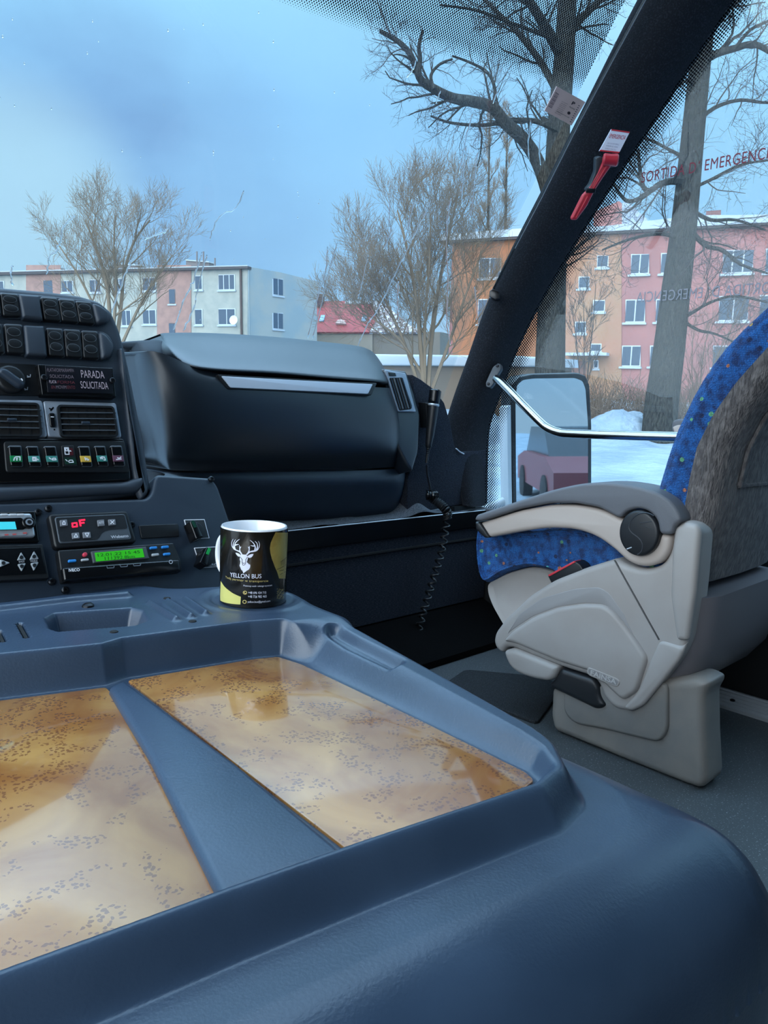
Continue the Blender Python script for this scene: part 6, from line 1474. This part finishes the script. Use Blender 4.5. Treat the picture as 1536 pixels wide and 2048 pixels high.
# ================================================================== sky
def sky():
    w = bpy.data.worlds.new('sky'); SC.world = w; w.use_nodes = True; nt = w.node_tree; L = nt.links.new
    bg = nt.nodes['Background']
    tc = N(nt, 'ShaderNodeTexCoord')
    def dot(v):
        n = N(nt, 'ShaderNodeVectorMath'); n.operation = 'DOT_PRODUCT'; L(tc.outputs['Generated'], n.inputs[0]); n.inputs[1].default_value = v; return n.outputs['Value']
    el = dot(OZ); ah = dot((OX * .695 + OY * .72).normalized())
    r = N(nt, 'ShaderNodeValToRGB'); e = r.color_ramp.elements
    for k, (p, c) in enumerate(((.0, (178, 206, 226)), (.10, (148, 194, 228)), (.30, (146, 200, 240)), (.52, (172, 230, 255)))):
        x = e[k] if k < 2 else e.new(p); x.position = p; x.color = lin(c)
    L(el, r.inputs[0])
    mp = N(nt, 'ShaderNodeMapping'); mp.inputs['Scale'].default_value = (1.6, 1.6, 3.4); mp.inputs['Location'].default_value = (1.35, .7, .6); L(tc.outputs['Generated'], mp.inputs[0])
    nz = N(nt, 'ShaderNodeTexNoise'); nz.inputs['Scale'].default_value = 1.5; nz.inputs['Detail'].default_value = 7; nz.inputs['Roughness'].default_value = .5; L(mp.outputs[0], nz.inputs['Vector'])
    cr = N(nt, 'ShaderNodeValToRGB'); e = cr.color_ramp.elements
    e[0].position = .40; e[0].color = (0, 0, 0, 1); e[1].position = .66; e[1].color = (1, 1, 1, 1); L(nz.outputs['Fac'], cr.inputs[0])
    # bank of darker cloud towards the left of the windscreen
    def lobe(px, py, a, b):
        n = N(nt, 'ShaderNodeMapRange'); n.interpolation_type = 'SMOOTHSTEP'; n.inputs[1].default_value = a; n.inputs[2].default_value = b; L(dot(ray(px, py).normalized()), n.inputs[0]); return n.outputs[0]
    soft = math_(nt, 'MULTIPLY_ADD', nz.outputs['Fac'], 2.6, -.75, clamp=True)
    dk = math_(nt, 'MULTIPLY', math_(nt, 'MAXIMUM', lobe(60, 285, .968, .996), math_(nt, 'MULTIPLY', lobe(330, 400, .975, .998), .6)), soft)
    k = math_(nt, 'ADD', math_(nt, 'MULTIPLY', cr.outputs[0], .16), math_(nt, 'MULTIPLY', dk, .8), clamp=True)
    m0 = N(nt, 'ShaderNodeMix'); m0.data_type = 'RGBA'; L(k, m0.inputs[0]); L(r.outputs[0], m0.inputs[6]); m0.inputs[7].default_value = lin((118, 156, 200))
    m1 = N(nt, 'ShaderNodeMix'); m1.data_type = 'RGBA'; L(math_(nt, 'MULTIPLY', lobe(20, 425, .985, .9992), .75), m1.inputs[0]); L(m0.outputs[2], m1.inputs[6]); m1.inputs[7].default_value = lin((176, 212, 228))
    # an overcast sky is brightest overhead; boosted further here to light the cab
    z = N(nt, 'ShaderNodeMapRange'); z.interpolation_type = 'SMOOTHSTEP'; z.inputs[1].default_value = .46; z.inputs[2].default_value = .78; L(el, z.inputs[0])
    m2 = N(nt, 'ShaderNodeMix'); m2.data_type = 'RGBA'; m2.clamp_result = False
    gn = N(nt, 'ShaderNodeVectorMath'); gn.operation = 'SCALE'; gn.inputs['Scale'].default_value = 1.34; L(m1.outputs[2], gn.inputs[0])
    L(z.outputs[0], m2.inputs[0]); L(gn.outputs[0], m2.inputs[6]); m2.inputs[7].default_value = (2.9, 4.5, 6.2, 1)
    # bright lobe of sky added on the driver's side to light the seat
    lf2 = dot(Vector((-.97, -.24, .05)).normalized())
    bk = N(nt, 'ShaderNodeMapRange'); bk.interpolation_type = 'SMOOTHSTEP'; bk.inputs[1].default_value = .35; bk.inputs[2].default_value = .88; L(lf2, bk.inputs[0])
    be = N(nt, 'ShaderNodeMapRange'); be.interpolation_type = 'SMOOTHSTEP'; be.inputs[1].default_value = -.02; be.inputs[2].default_value = .12; L(el, be.inputs[0])
    m3 = N(nt, 'ShaderNodeMix'); m3.data_type = 'RGBA'; m3.clamp_result = False
    L(math_(nt, 'MULTIPLY', bk.outputs[0], be.outputs[0]), m3.inputs[0]); L(m2.outputs[2], m3.inputs[6]); m3.inputs[7].default_value = (4.3, 4.9, 5.4, 1)
    L(m3.outputs[2], bg.inputs['Color']); bg.inputs['Strength'].default_value = 1.0
sky()
# ================================================================== camera
cd = bpy.data.cameras.new('camera'); cam = bpy.data.objects.new('camera', cd); COL.objects.link(cam)
cd.sensor_fit = 'VERTICAL'; cd.sensor_height = 36; cd.sensor_width = 27; cd.lens = FPX / 2048 * 36; cd.clip_start = .01; cd.clip_end = 500
r_, d_, f_ = c2b(Vector((1, 0, 0))), c2b(Vector((0, 1, 0))), c2b(Vector((0, 0, 1)))
m = Matrix((r_, -d_, -f_)).transposed().to_4x4(); m.translation = EYE; cam.matrix_world = m
SC.camera = cam
vs = SC.view_settings; vs.view_transform = 'Standard'; vs.look = 'None'; vs.gamma = 1; vs.use_curve_mapping = False; vs.exposure = 0.0
SC.cycles.use_denoising = True; SC.cycles.max_bounces = 6; SC.cycles.use_adaptive_sampling = True; SC.cycles.adaptive_threshold = .06; SC.cycles.adaptive_min_samples = 16; SC.cycles.transparent_max_bounces = 24
